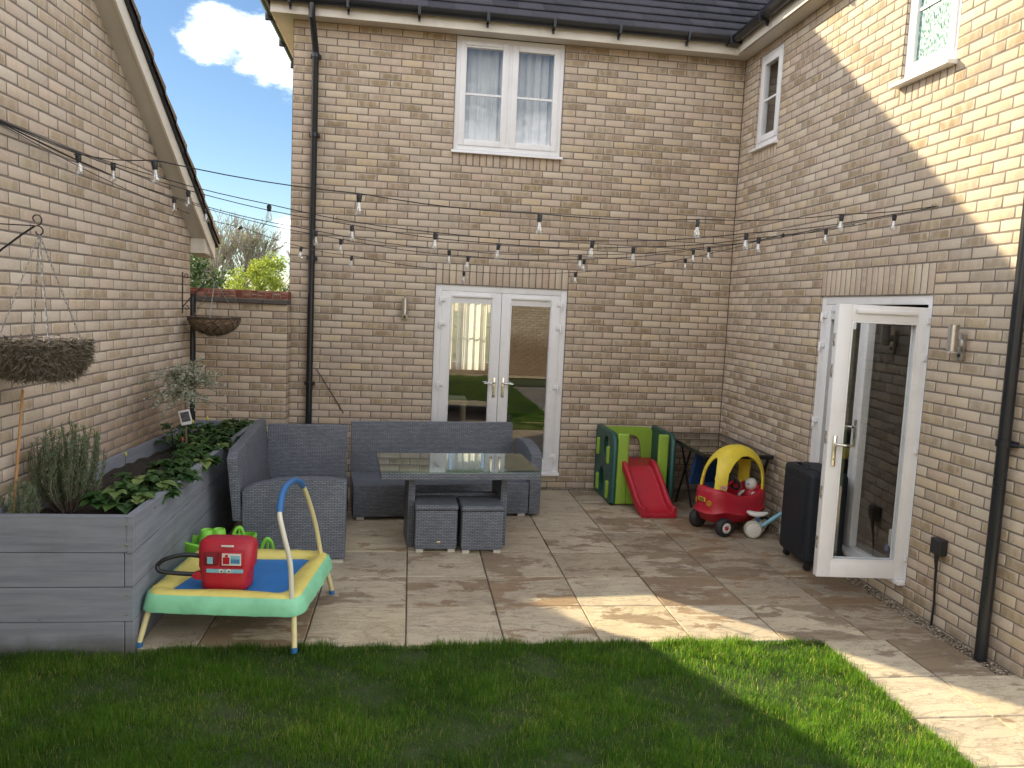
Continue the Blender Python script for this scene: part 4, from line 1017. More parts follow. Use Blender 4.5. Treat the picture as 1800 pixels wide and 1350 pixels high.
bm = BM(); bx(bm, -.034, .034, -.0034, -.0022, -.035, .045, .0, M=Matrix.Rotation(R(-14), 4, 'Y')); obj('label_picture', bm, plain('dark_photo_print', (.10, .10, .11), .4, var=.8, scale=40), pt)

# ================================================================ HANGING BASKETS
def scroll(c, r, a0, a1, n=16, r1=.35):
    return [(c[0]+math.cos(a0+(a1-a0)*k/n)*r*(1-(1-r1)*k/n), c[1]+math.sin(a0+(a1-a0)*k/n)*r*(1-(1-r1)*k/n)) for k in range(n+1)]
def bracket_obj(loc, label, reach=.26, hgt=.26):
    """flat in its own XZ plane, wall at x=0, arm towards +x"""
    e = empty('basket_bracket', loc, 0, label, 'bracket', 'wrought iron basket brackets')
    def strip(pts, r=.0036): bm = BM(); tube(bm, [(x, 0, z) for x, z in pts], r, 6); return bm
    bm = BM(); bx(bm, 0, .006, -.009, .009, -hgt-.03, .05, .001); obj('back_bar', bm, M_iron, e)
    obj('arm', strip([(0, 0), (reach*.95, 0)]), M_iron, e)
    obj('brace', strip([(0.004, -hgt+.03), (reach*.35, -hgt*.52), (reach*.7, -hgt*.22), (reach*.98, 0)], .0055), M_iron, e)
    obj('scroll', strip(scroll((reach, .035), .035, -1.6, 4.2)), M_iron, e); obj('scroll', strip(scroll((reach+.01, -.03), .03, 1.6, -3.2)), M_iron, e)
    obj('scroll', strip(scroll((.03, .02), .025, -1.5, 3.6)), M_iron, e); obj('scroll', strip(scroll((.035, -hgt+.02), .025, 1.6, -3.6)), M_iron, e)
    return e
bracket_obj((-5.885, -4.0, 2.345), 'wrought iron bracket on the garage wall holding the big mossy basket', .27)
bracket_obj((-5.717, -.96, 2.165), 'wrought iron bracket at the far end of the garage wall holding the wire basket', .27, .30)
def chain(p0, p1, n, parent, r=.0016, lk=.011):
    bm = BM(); p0, p1 = Vector(p0), Vector(p1); d = (p1-p0).normalized(); s = d.orthogonal().normalized(); t = d.cross(s)
    for k in range(n):
        c = p0.lerp(p1, (k+.5)/n); a = (s if k % 2 else t); L_ = (p1-p0).length/n*.72
        tube(bm, [c+d*L_*math.cos(q)+a*lk*.45*math.sin(q) for q in [2*math.pi*i/8 for i in range(8)]], r, 4, closed=True)
    return obj('chain', bm, M_chain, parent)
def basket(loc, rad, hookz, label, mossy):
    e = empty('hanging_basket', loc, 0, label, 'hanging basket', None); hook = (0, 0, hookz)
    for k in range(4 if mossy else 3):
        a = 2*math.pi*k/(4 if mossy else 3)+.6; chain(hook, (math.cos(a)*rad, math.sin(a)*rad, 0), int(hookz/.022), e)
    bm = BM(); depth = rad*(.80 if mossy else .72); pw = .50 if mossy else 1
    ring = lambda r, z: tube(bm, [(r*math.cos(2*math.pi*i/28), r*math.sin(2*math.pi*i/28), z) for i in range(28)], .0028, 5, closed=True)
    ring(rad, 0); ring(rad*.985, -.012)
    pr = lambda t: (rad*math.cos(t*1.45)**pw, -depth*math.sin(t*1.45))
    for k in range(16):                     # crossing wires
        for sgn in (1, -1):
            pts = []
            for i in range(11):
                t = i/10; r_, z_ = pr(t); a = 2*math.pi*k/16+sgn*t*1.1; pts.append((r_*1.01*math.cos(a), r_*1.01*math.sin(a), z_))
            tube(bm, pts, .0022, 4)
    obj('wire_frame', bm, M_iron, e)
    bm = BM(); prof = [(pr(i/12)[0]*.97, pr(i/12)[1]*.97) for i in range(13)]; lathe(bm, prof[::-1]+[(rad*.88, -.02), (.0, -.035)], 36)
    for v in bm.verts: v.co += Vector((random.uniform(-1, 1), random.uniform(-1, 1), random.uniform(-1, 1)))*.006
    obj('liner', bm, plain('coir_liner' , (.10, .07, .045) if mossy else (.20, .135, .085), .95, var=.35, scale=25, bump=.9, bscale=90), e)
    n = 16000 if mossy else 1400
    t = rng.uniform(-.05 if mossy else 0, 1, n)**.8 if not mossy else rng.uniform(0, 1, n); a = rng.uniform(0, 6.283, n)
    rr = rad*np.cos(t*1.45)**pw*(1.04 if mossy else .98)+ (rng.uniform(-.01, .03, n) if mossy else 0); zz = -depth*np.sin(t*1.45)*1.02+(rng.uniform(-.02, .035, n) if mossy else 0)
    cen = np.stack([rr*np.cos(a), rr*np.sin(a), zz], 1); d = rng.normal(size=(n, 3)); d[:, 2] -= .2; d[:, 0] += np.cos(a)*.25; d[:, 1] += np.sin(a)*.25
    V, F, C = leaves(cen, d, rng.uniform(.02, .055, n) if mossy else rng.uniform(.01, .025, n), .0018, rng.uniform(0, 1, n)**1.4, .1, .25)
    raw('moss', V, F, M_hay, e, cols=C)
    if mossy:
        n = 900; a = rng.uniform(0, 6.28, n); q = rad*rng.uniform(0, 1, n)**.5; cen = np.stack([q*np.cos(a), q*np.sin(a), np.full(n, -.02)], 1); d = rng.normal(size=(n, 3)); d[:, 2] = np.abs(d[:, 2])*.5
        V, F, C = leaves(cen, d, rng.uniform(.03, .08, n), .003, rng.uniform(0, 1, n), .1, .1); raw('dead_growth', V, F, M_hay, e, cols=C)
    return e
basket((-5.60, -4.0, 1.71), .205, .59, 'large round hanging basket shaggy with dry brown moss, nearest the viewpoint', True)
basket((-5.43, -.96, 1.81), .235, .33, 'empty wire hanging basket with a coir liner in front of the garden wall', False)

# ================================================================ STRING LIGHTS
# every string runs from the garage wall to hooks on the right wall; bulbs about a metre apart
M_sock = plain('bulb_socket', (.015, .017, .022), .45)
M_fil = plain('bulb_filament', (.55, .42, .22), .4, .5)
def bulb(parent, p, tilt=0, tdir=0):
    M = Matrix.Translation(p) @ Matrix.Rotation(tdir, 4, 'Z') @ Matrix.Rotation(tilt, 4, 'Y')
    bm = BM(); lathe(bm, [(.012, -.045), (.014, -.042), (.014, -.028), (.0165, -.026), (.0165, -.006), (.010, .0), (.006, .004)], 12, M)
    bx(bm, -.022, .022, -.005, .005, -.004, .005, .002, M=M); s = obj('socket', bm, M_sock, parent, 40)
    bm = BM(); lathe(bm, [(.0115, -.045), (.013, -.055), (.020, -.078), (.0235, -.092), (.0225, -.104), (.015, -.114), (.004, -.118), (.0, -.1185)], 16, M, cap=False); obj('bulb', bm, M_bulb, s, 60)
    bm = BM(); tube(bm, [M @ Vector(q) for q in ((-.004, 0, -.046), (-.006, 0, -.07), (-.003, 0, -.09), (.003, 0, -.09), (.006, 0, -.07), (.004, 0, -.046))], .0009, 4); obj('filament', bm, M_fil, s)
AN = (-5.90, -4.10, 2.93)
STR = [([(-5.56, -3.60, 2.80), (-4.95, -4.20, 2.70), (-3.92, -3.95, 2.63), (-2.87, -3.91, 2.585), (-1.84, -3.76, 2.63), (-.68, -3.42, 2.77)], (-.0, -3.47, 2.862), 'string of clear bulbs nearest the viewpoint, the highest across the patio'),
    ([(-5.60, -2.95, 2.86), (-4.62, -2.80, 2.67), (-3.46, -3.15, 2.51), (-2.38, -3.21, 2.51), (-1.25, -3.17, 2.63), (-.12, -3.16, 2.834)], (0, -3.44, 2.862), 'string of clear bulbs second from the viewpoint, ending at the same hook as the nearest'),
    ([(-5.27, -2.41, 2.78), (-4.07, -2.49, 2.59), (-2.97, -2.65, 2.50), (-1.93, -2.67, 2.53), (-.88, -2.57, 2.67)], (0, -2.62, 2.83), 'string of five clear bulbs crossing the middle of the patio'),
    ([(-5.56, -1.75, 2.80), (-4.39, -2.05, 2.57), (-3.31, -2.01, 2.48), (-2.2, -2.00, 2.5), (-1.02, -1.89, 2.64), (-.12, -2.22, 2.815)], (0, -2.45, 2.84), 'string of clear bulbs just behind the middle one, over the dining table'),
    ([(-5.4, -1.43, 2.76), (-4.23, -1.58, 2.55), (-3.11, -1.45, 2.47), (-2.01, -1.32, 2.51), (-.93, -1.26, 2.66), (-.12, -1.45, 2.832)], (0, -1.9, 2.86), 'string of clear bulbs next to last towards the back wall'),
    ([(-5.60, -.46, 2.75), (-5.30, -.46, 2.70), (-4.73, -.42, 2.54), (-4.20, -.75, 2.46), (-3.09, -.63, 2.37), (-1.93, -.58, 2.42), (-.73, -.51, 2.63)], (0, -.9, 2.86), 'lowest string of clear bulbs, closest to the back wall and crossing over the french doors')]
for si, (bs, end, lb) in enumerate(STR):
    e = empty('string_light', AN, 0, lb, 'string lights', 'string lights over the patio'); o0 = Vector(AN); pts = [Vector(AN)]+[Vector(b) for b in bs]+[Vector(end)]
    path = []
    for a, b in zip(pts, pts[1:]):
        for k in range(6): t = k/6; path.append(a.lerp(b, t)-Vector((0, 0, .018*math.sin(math.pi*t)*(a-b).length))-o0)
    path.append(pts[-1]-o0); bm = BM(); tube(bm, path, .0032, 5); obj('cable', bm, M_cable, e)
    for k, b in enumerate(bs): bulb(e, Vector(b)-o0-Vector((0, 0, .004)), R(75) if (si, k) in ((5, 1), (4, 5)) else R(random.uniform(-6, 6)), random.uniform(0, 6))
    bm = BM(); tube(bm, [Vector(end)-o0+Vector((.0, 0, .0)), Vector(end)-o0+Vector((-.02, 0, .0)), Vector(end)-o0+Vector((-.03, 0, .015))], .003, 6); obj('hook', bm, M_steel, e)

# ================================================================ WALL LAMPS, SOCKET
def wall_lamp(loc, rz, label, two):
    e = empty('wall_lamp', loc, rz, label, 'wall lamp', 'brushed steel outdoor wall lamps')
    bm = BM(); bx(bm, -.032, .032, -.024, 0, -.085, .085, .003); obj('back_plate', bm, M_steel, e, 40)
    bm = BM(); bx(bm, -.014, .014, -.045, -.02, -.0, .05, .002); obj('arm', bm, M_steel, e, 40)
    bm = BM(); lathe(bm, [(.030, -.05), (.033, -.048), (.033, .125), (.030, .127)], 24, T(0, -.078, .02)); obj('lamp_tube', bm, M_steel, e, 40)
    bm = BM(); lathe(bm, [(.027, -.056), (.027, -.0505)], 20, T(0, -.078, .02)); obj('lens', bm, M_white, e, 40)
    bm = BM(); lathe(bm, [(.012, 0), (.013, .004), (.008, .010), (.0, .012)], 12, Matrix.Translation((0, -.024, -.055)) @ Matrix.Rotation(R(90), 4, 'X')); obj('sensor', bm, M_plug, e, 40)
wall_lamp((-3.676, 0, 1.93), 0, 'brushed steel wall lamp left of the double french doors', 1)
wall_lamp((0, -3.85, 1.90), R(-90), 'brushed steel wall lamp on the sunlit side wall beside the open door', 1)
pg = empty('outdoor_socket', (0, -3.855, .555), 0, 'black outdoor socket with a cable hanging to the ground on the side wall', 'socket')
bm = BM(); bx(bm, -.06, 0, -.05, .05, -.055, .055, .01, 3); bx(bm, -.066, -.055, -.04, .04, -.045, .045, .006); obj('socket_box', bm, M_plug, pg, 40)
bm = BM(); tube(bm, [(-.04, 0, -.05), (-.04, 0, -.10), (-.03, .005, -.16), (-.022, .012, -.27), (-.02, .004, -.40), (-.02, .012, -.56)], [.018, .013, .009, .008, .008, .008], 8); obj('cable', bm, M_cable, pg, 40)
bm = BM(); tube(bm, [(-4.60, -.02, 1.28), (-4.50, -.012, 1.12), (-4.38, -.012, .93), (-4.30, -.012, .80)], .004, 5); tag(obj('wall_cable', bm, M_cable), 'thin black cable running down the back wall beside the downpipe', 'cable')

# ================================================================ RATTAN SEATING
def feet(e, pts, w=.07, d=.03, h=.03):
    for x, y in pts: bm = BM(); bx(bm, x-w/2, x+w/2, y-d/2, y+d/2, 0, h, .002); obj('foot', bm, M_foot, e)
sofa = empty('rattan_bench', (-4.08, -1.42, 0), R(7), 'long grey rattan bench with one armrest at its right end, behind the table', 'bench')
L_ = 1.68
bm = BM(); bx(bm, 0, L_, 0, .62, .03, .335, .014); obj('seat', bm, M_rattan, sofa, 40)
bm = BM(); Mx = Matrix.Translation((0, .60, .3)) @ Matrix.Rotation(R(-5), 4, 'X'); bx(bm, .0, L_-.02, .0, .075, -.24, .535, .014, M=Mx); obj('backrest', bm, M_rattan, sofa, 40)
bm = BM(); prism(bm, [(0, 0.03), (.66, .03), (.66, .66), (.55, .69), (.35, .70), (.15, .672), (.0, .62)], L_+.002, L_+.115, Matrix(((0, 0, 1, 0), (1, 0, 0, -.02), (0, 1, 0, 0), (0, 0, 0, 1))), .012); obj('armrest', bm, M_rattan, sofa, 40)
feet(sofa, [(.07, .04), (L_-.06, .04), (.07, .56), (L_-.06, .56)])
so2 = empty('rattan_corner_sofa', (-4.055, -2.60, 0), R(2), 'grey rattan corner sofa with a high back and a broad curved arm facing the viewpoint', 'sofa')
bm = BM(); bx(bm, -.74, -.04, .115, 1.42, .03, .36, .014); obj('seat', bm, M_rattan, so2, 40)
bm = BM(); prism(bm, [(-.76, .03), (0, .03), (0.004, .635), (-.10, .655), (-.30, .66), (-.52, .648), (-.68, .615), (-.765, .57)], 0, .115, Matrix(((1, 0, 0, 0), (0, 0, 1, 0), (0, 1, 0, 0), (0, 0, 0, 1))), .012); obj('armrest', bm, M_rattan, so2, 40)
bm = BM(); prism(bm, [(.02, .33), (1.50, .33), (1.50, .885), (1.40, .885), (.13, .86), (.02, .80)], 0, .075, Matrix(((0, -.10, 1, -.80), (1, 0, 0, 0), (0, 1, 0, 0), (0, 0, 0, 1))), .010); obj('backrest', bm, M_rattan, so2, 40)
bm = BM(); bx(bm, -.79, -.065, 1.43, 1.505, .03, .885, .014, M=Matrix.Rotation(R(-1.5), 4, 'X')); obj('backrest', bm, M_rattan, so2, 40)
feet(so2, [(-.06, .03), (-.70, .03), (-.06, 1.4), (-.70, 1.4)], .10)
tbl = empty('rattan_table', (-3.18, -1.96, 0), R(4.5), 'grey rattan dining table with a glass top between the bench and the two stools', 'table')
bm = BM(); bx(bm, -.655, .655, -.40, .40, .615, .672, .008); obj('tabletop', bm, M_rattan, tbl, 40)
bm = BM(); bx(bm, -.66, .66, -.405, .405, .6755, .6815, .002); o = obj('glass_top', bm, M_tglass, tbl)
for s in (-1, 1): bm = BM(); x = s*.39; bx(bm, x-.028, x+.028, -.21, .21, .0, .613, .006); obj('leg', bm, M_rattan, tbl, 40)
bm = BM(); bx(bm, -.36, .36, -.03, .03, .33, .42, .006); obj('crossbar', bm, M_rattan, tbl, 40)
def stool(loc, rz, label, badge):
    e = empty('rattan_stool', loc, rz, label, 'stool', 'square rattan stools')
    bm = BM(); bx(bm, -.172, .172, -.172, .172, .03, .355, .012); obj('base', bm, M_rattan, e, 40)
    bm = BM(); bx(bm, -.178, .178, -.178, .178, .357, .40, .016, 3); obj('seat', bm, M_rattan, e, 40)
    feet(e, [(-.13, -.14), (.13, -.14), (-.13, .14), (.13, .14)], .06)
    if badge: bm = BM(); lathe(bm, [(.018, 0), (.018, .003), (.014, .004)], 16, Matrix.Translation((.02, -.173, .09)) @ Matrix.Rotation(R(90), 4, 'X'), sy=.6); obj('badge', bm, M_chrome, e, 40)
stool((-3.352, -2.165, 0), R(2), 'left of the two square rattan stools, with a small oval badge near its foot', True)
stool((-2.978, -2.185, 0), R(3), 'right of the two square rattan stools in front of the table, without a badge', False)
ct = empty('corner_table', (-.43, -.78, 0), 0, 'black metal table with a smoked glass top in the corner behind the toy car', 'table')
M_blk = plain('black_metal', (.012, .012, .014), .45, .3)
bm = BM(); bx(bm, -.34, .37, -.72, .60, .70, .712, .003); obj('glass_top', bm, M_darkglass, ct)
bm = BM()
for (a, b_) in (((-.33, -.71), (.36, -.71)), ((.36, -.71), (.36, .59)), ((.36, .59), (-.33, .59)), ((-.33, .59), (-.33, -.71))): tube(bm, [(a[0], a[1], .685), (b_[0], b_[1], .685)], .016, 6)
obj('frame', bm, M_blk, ct)
for x in (-.31, .34):
    for y in (-.66, .55): bm = BM(); tube(bm, [(x, y, .68), (x*.9, y*.9, .35), (x, y, 0)], .014, 8); obj('leg', bm, M_blk, ct)
sc_ = empty('folding_chair', (-.42, -.62, 0), R(20), 'folded blue and black chair stored under the black corner table', 'chair')
M_blue = plain('blue_fabric', (.02, .07, .22), .7, var=.2)
bm = BM(); bx(bm, -.22, .22, -.02, .02, .25, .62, .01, M=Matrix.Rotation(R(12), 4, 'X')); obj('backrest', bm, M_blue, sc_, 40)
for x in (-.23, .23): bm = BM(); tube(bm, [(x, -.12, 0), (x, .10, .66)], .011, 8); tube(bm, [(x, .14, 0), (x, -.05, .60)], .011, 8); obj('leg', bm, M_blk, sc_)
bm = BM(); bx(bm, -.22, .22, -.20, .20, .30, .33, .008, M=Matrix.Rotation(R(70), 4, 'X') ); obj('seat', bm, M_blue, sc_, 40)

# ================================================================ TOYS
def toyplastic(name, c, r=.42, **k): return plain(name, c, r, var=.10, scale=5, dirt=.18, bump=.12, bscale=160, **k)
P_red = toyplastic('red_plastic', (.42, .012, .03)); P_lime = toyplastic('lime_plastic', (.26, .43, .05)); P_teal = toyplastic('dark_green_plastic', (.012, .075, .065))
P_yel = toyplastic('yellow_plastic', (.74, .58, .05)); P_wht = toyplastic('white_plastic', (.70, .69, .64)); P_tyre = plain('black_toy_tyre', (.02, .02, .022), .6, var=.3); P_lg = toyplastic('bright_green_plastic', (.20, .55, .05))
P_ltb = toyplastic('pale_blue_plastic', (.22, .48, .58)); P_blu = toyplastic('blue_plastic', (.03, .14, .36))
# climbing frame with slide ------------------------------------------------
pf = empty('play_gym', (-1.13, -.39, 0), R(0), 'green toddler climbing frame with oval holes and a red slide against the back wall', 'climbing frame')
gx, gy, gh = .315, .33, .745
def side_panel(s):
    bm = BM(); nn = 40
    for z0, z1 in ((0, gh*.5), (gh*.5, gh)):
        out = rectpts(gy*2+.06, z1-z0, nn, 0, (z0+z1)/2); inn = supell(gy*.62, (z1-z0)*.74, nn, 2.6, 0.06 if z0 == 0 else -.02, (z0+z1)/2)
        inn = [(x-.06*(z0 > 0), y) for x, y in inn]
        ringplate(bm, out, inn, -.022, .022, Matrix(((0, 0, 1, s*gx), (1, 0, 0, 0), (0, 1, 0, 0), (0, 0, 0, 1))))
    tube(bm, [(s*gx, -gy-.03, .03), (s*gx, -gy-.03, gh-.05), (s*gx, -gy+.02, gh), (s*gx, gy-.02, gh), (s*gx, gy+.03, gh-.05), (s*gx, gy+.03, .03)], .028, 10)
    bmesh.ops.remove_doubles(bm, verts=bm.verts[:], dist=.0005)
    o = obj('side_panel', bm, P_teal, pf, 50)
    for y, z in ((-.20, .50), (.24, .52), (-.22, .13), (.20, .13)):
        b = BM(); xx = s*(gx+.04); bx(b, min(xx, xx-.03*s)-.005, max(xx, xx-.03*s)+.005, y-.035, y+.035, z-.105+.02, z+.105, .018, 3); obj('peg', b, P_lime, o, 50)
side_panel(-1); side_panel(1)
bm = BM(); nn = 48; arch_o = rectpts(gx*2-.05, gh-.02, nn, 0, (gh)/2); arch_i = supell(.30, .50, nn, 2.6, .02, .40)
ringplate(bm, arch_o, arch_i, -.02, .02, Matrix(((1, 0, 0, 0), (0, 0, -1, gy-.02), (0, 1, 0, .01), (0, 0, 0, 1)))); obj('arch_panel', bm, P_lime, pf, 50)
bm = BM(); bx(bm, -gx+.03, -gx+.155, -gy-.025, -gy+.02, .01, gh+.02, .02, 3); bx(bm, -gx+.15, -gx+.36, -gy-.02, -gy+.015, .012, .33, .012, 3); obj('front_post', bm, P_lime, pf, 50)
bm = BM(); bx(bm, gx-.155, gx-.045, -gy-.025, -gy+.02, .01, gh+.02, .02, 3); obj('front_post', bm, P_lime, pf, 50)
bm = BM(); bx(bm, -gx+.03, gx-.03, -gy+.03, gy-.05, .36, .40, .01); obj('platform', bm, P_red, pf, 50)
# slide: swept channel
bm = BM(); prof = [(-.185, -.03), (-.185, .055), (-.175, .068), (-.150, .068), (-.138, .055), (-.128, .0), (.128, .0), (.138, .055), (.150, .068), (.175, .068), (.185, .055), (.185, -.03)]
pathp = [(-.045, -.28, .425), (-.045, -.34, .42), (-.03, -.40, .375), (.0, -.52, .24), (.02, -.62, .13), (.035, -.70, .065), (.045, -.77, .045), (.05, -.835, .045)]
rings = []
for i, p in enumerate(pathp):
    a = Vector(pathp[max(0, i-1)]); b = Vector(pathp[min(len(pathp)-1, i+1)]); d = (b-a).normalized(); s = Vector((1, 0, 0)); s = (s-d*s.dot(d)).normalized(); n = d.cross(s); n = n if n.z > 0 else -n
    rings.append([bm.verts.new(Vector(p)+s*x+n*z) for x, z in prof])
for A, B in zip(rings, rings[1:]):
    for k in range(len(prof)): bm.faces.new((A[k], A[(k+1) % len(prof)], B[(k+1) % len(prof)], B[k]))
bm.faces.new(rings[0][::-1]); bm.faces.new(rings[-1]); bmesh.ops.recalc_face_normals(bm, faces=bm.faces[:])
o = obj('slide', bm, P_red, pf, 60)
mdf = o.modifiers.new('bevel', 'BEVEL'); mdf.width = .008; mdf.segments = 2; mdf.limit_method = 'ANGLE'
bm = BM(); bx(bm, -.14, .23, -.84, -.80, .0, .05, .015); obj('slide_lip', bm, P_red, o, 50)

# ride-on car ---------------------------------------------------------------
car = empty('toy_car', (-.51, -1.585, 0), math.atan2(-.35, -.94), 'red and yellow ride-on toy car with a domed roof, beside the black suitcase', 'toy car')
NR = 48
def ring_loft(bm, rings, cap0=False, cap1=False):
    R_ = [[bm.verts.new(p) for p in r] for r in rings]; n = len(rings[0])
    for A, B in zip(R_, R_[1:]):
        for k in range(n): bm.faces.new((A[k], A[(k+1) % n], B[(k+1) % n], B[k]))
    if cap0: bm.faces.new(R_[0][::-1])
    if cap1: bm.faces.new(R_[-1])
def bring(hl, hw, z, cx=0, e=2.8, zf=None):
    out = []
    for k in range(NR):
        a = 2*math.pi*k/NR; c, s = math.cos(a), math.sin(a); q = (abs(c)**e+abs(s)**e)**(-1/e); x, y = cx+hl*c*q, hw*s*q
        out.append((x, y, zf(x, y) if zf else z))
    return out
rimz = lambda x, y: .375+.035*math.sin((x-.05)*4)*0+ .05*min(1, max(0, (x-.10)/.14))*1.0 + .045*min(1, max(0, (-x-.12)/.18)) - .012*math.cos(x*9)
mz = lambda k, lo: (lambda x, y: lo+(rimz(x, y)-lo)*k)
bm = BM(); ring_loft(bm, [bring(.24, .13, .10, 0), bring(.30, .165, .115), bring(.335, .19, .15, 0, 2.8, lambda x, y: .16+.035*math.exp(-((abs(x)-.235)/.09)**2)), bring(.368, .220, .20, 0, 2.8, lambda x, y: .195+.035*math.exp(-((abs(x)-.235)/.10)**2)), bring(.352, .202, 0, 0, 2.8, lambda x, y: .222+.035*math.exp(-((abs(x)-.235)/.10)**2)),
    bring(.358, .208, 0, 0, 2.8, mz(.5, .22)), bring(.350, .200, 0, 0, 2.8, mz(.85, .22)), bring(.335, .188, 0, 0, 2.8, mz(1, .22)), bring(.315, .172, 0, 0, 2.8, lambda x, y: rimz(x, y)+.004),
    bring(.215, .150, 0, -.045, 2.6, lambda x, y: rimz(x, y)-.004), bring(.20, .14, .30, -.045), bring(.19, .13, .16, -.045)], True, True)
bmesh.ops.recalc_face_normals(bm, faces=bm.faces[:]); body = obj('body', bm, P_red, car, 60)
for x, y, st in ((.235, .185, 0), (.235, -.185, 0), (-.23, .19, 0), (-.23, -.19, 0)):
    s = 1 if y > 0 else -1; Mw = Matrix.Translation((x, y, .088)) @ Matrix.Rotation(R(90)*-s, 4, 'X')
    bm = BM(); lathe(bm, [(.03, -.045), (.070, -.045), (.084, -.034), (.088, -.015), (.088, .012), (.082, .028), (.068, .034), (.055, .030), (.045, .024), (.0, .024)], 28, Mw); wh = obj('wheel', bm, P_tyre, car, 50)
    bm = BM(); lathe(bm, [(.048, .020), (.048, .033), (.030, .036), (.026, .028), (.0, .028)], 24, Mw); obj('hub', bm, P_wht, wh, 50)
    bm = BM(); lathe(bm, [(.018, .026), (.018, .038), (.012, .044), (.0, .045)], 16, Mw); obj('axle_cap', bm, P_red, wh, 50)
# roof: one moulded shell with four arched openings
def car_roof():
    NA, NZ = 176, 56; bm = BM(); grid = []
    def dim(t):      # t 0 at the sill .. 1 at the crown
        q = max(0.0, 1-t**2.4)**.5; return .338*q+.0005, .194*q**.92+.0005
    for j in range(NZ+1):
        t = j/NZ; hl, hw = dim(t); z = .395+.430*t; cx = -.005-.02*t; row = []
        for i in range(NA):
            a = 2*math.pi*i/NA; c, s_ = math.cos(a), math.sin(a); e = 2.6; q = (abs(c)**e+abs(s_)**e)**(-1/e)
            row.append(bm.verts.new((cx+hl*c*q, hw*s_*q, z)))
        grid.append(row)
    def hole(deg, z):
        for c, w0, w1, zt, e in ((0, 27, 23, .712, 3.2), (90, 42, 37, .735, 3.0), (270, 42, 37, .735, 3.0), (180, 28, 24, .705, 3.0)):
            d = abs((deg-c+180) % 360-180); f = (z-.36)/(zt-.36)
            if f < 1: 
                w_ = (w0+(w1-w0)*f)*(1-max(0, f)**4.5)**.5
                if c in (90, 270): w_ *= .90+.16*f
                if d < w_: return True
        return False
    for j in range(NZ):
        for i in range(NA):
            k = (i+1) % NA; v = grid[j][i].co; 
            # angle measured on the plan, so that openings keep their width
            deg = math.degrees(math.atan2(grid[0][i].co.y/.18*1.0, (grid[0][i].co.x+.005)/.318)) % 360
            if hole(deg, (grid[j][i].co.z+grid[j+1][i].co.z)/2): continue
            bm.faces.new((grid[j][i], grid[j][k], grid[j+1][k], grid[j+1][i]))
    loose = [v for v in bm.verts if not v.link_faces]; bmesh.ops.delete(bm, geom=loose, context='VERTS')
    for _ in range(3):
        bd = [v for v in bm.verts if v.is_boundary and v.co.z > .40]; bmesh.ops.smooth_vert(bm, verts=bd, factor=.5, use_axis_x=True, use_axis_y=True, use_axis_z=True)
    return bm
roof_o = obj('roof', car_roof(), P_yel, car, 180)
md = roof_o.modifiers.new('thick', 'SOLIDIFY'); md.thickness = .020; md.offset = -1
md = roof_o.modifiers.new('bev', 'BEVEL'); md.width = .005; md.segments = 2; md.limit_method = 'ANGLE'; md.angle_limit = R(60)
bm = BM(); lathe(bm, [(.030, 0), (.026, .004), (.020, .003), (.0, .001)], 20, Matrix.Translation((.352, -.085, .30)) @ Matrix.Rotation(R(90), 4, 'Y') @ Matrix.Rotation(R(28), 4, 'X')); obj('headlight', bm, toyplastic('amber_plastic', (.45, .17, .02)), body, 50)
bm = BM(); lathe(bm, [(.030, 0), (.026, .004), (.020, .003), (.0, .001)], 20, Matrix.Translation((.350, .085, .30)) @ Matrix.Rotation(R(90), 4, 'Y') @ Matrix.Rotation(R(-28), 4, 'X')); obj('headlight', bm, toyplastic('amber_plastic', (.45, .17, .02)), body, 50)
bm = BM(); bx(bm, .3595, .364, -.045, .045, .305, .345, .002); np_ = obj('number_plate', bm, P_yel, body)
bm = BM(); 
for k in range(5): bx(bm, .3642, .3652, -.034+k*.0145, -.024+k*.0145, .312, .338)
bx(bm, .3641, .3649, -.038, .038, .3405, .3425); bx(bm, .3641, .3649, -.038, .038, .3075, .3095)
obj('plate_marks', bm, M_plug, np_)
Mb = Matrix.Translation((.262, .172, .462)) @ Matrix.Rotation(R(-33), 4, 'Z') @ Matrix.Rotation(R(-90), 4, 'X')
bm = BM(); prism(bm, rrect(.066, .036, .0175), 0, .004, Mb); bd = obj('badge', bm, P_red, roof_o); bm = BM(); prism(bm, rrect(.056, .027, .013), .004, .0048, Mb); obj('badge_face', bm, P_wht, bd)
bm = BM(); prism(bm, rrect(.044, .012, .005), .0048, .0054, Mb); obj('badge_word', bm, P_red, bd)
bm = BM(); Ms = Matrix.Translation((.05, .06, .485)) @ Matrix.Rotation(R(-62), 4, 'Y')
tube(bm, [Ms @ Vector((.082*math.cos(t), .082*math.sin(t), 0)) for t in [2*math.pi*k/28 for k in range(28)]], .012, 8, closed=True)
for a in (R(90), R(210), R(330)): tube(bm, [Ms @ Vector((0, 0, 0)), Ms @ Vector((.07*math.cos(a), .07*math.sin(a), 0))], .010, 6)
obj('steering_wheel', bm, P_tyre, car, 60)
bm = BM(); tube(bm, [Ms @ Vector((0, 0, 0)), Ms @ Vector((0, 0, -.10))], .014, 8); obj('steering_column', bm, P_red, car, 60)
bm = BM(); bx(bm, -.27, -.12, -.11, .11, .17, .30, .03, 3); bx(bm, -.28, -.23, -.11, .11, .28, .44, .02, 3); obj('seat', bm, P_red, car, 50)
tf = empty('soft_toy', (-.30, -1.55, .27), R(200), 'red and white toy figure sitting inside the ride-on car', 'toy')
bm = BM(); lathe(bm, [(.0, 0), (.05, .01), (.065, .05), (.055, .10), (.03, .13), (.0, .135)], 20, T(0, 0, 0)); obj('body', bm, P_red, tf, 60)
bm = BM(); lathe(bm, [(.0, .11), (.04, .12), (.058, .155), (.056, .19), (.035, .22), (.0, .228)], 20); obj('head', bm, P_wht, tf, 60)
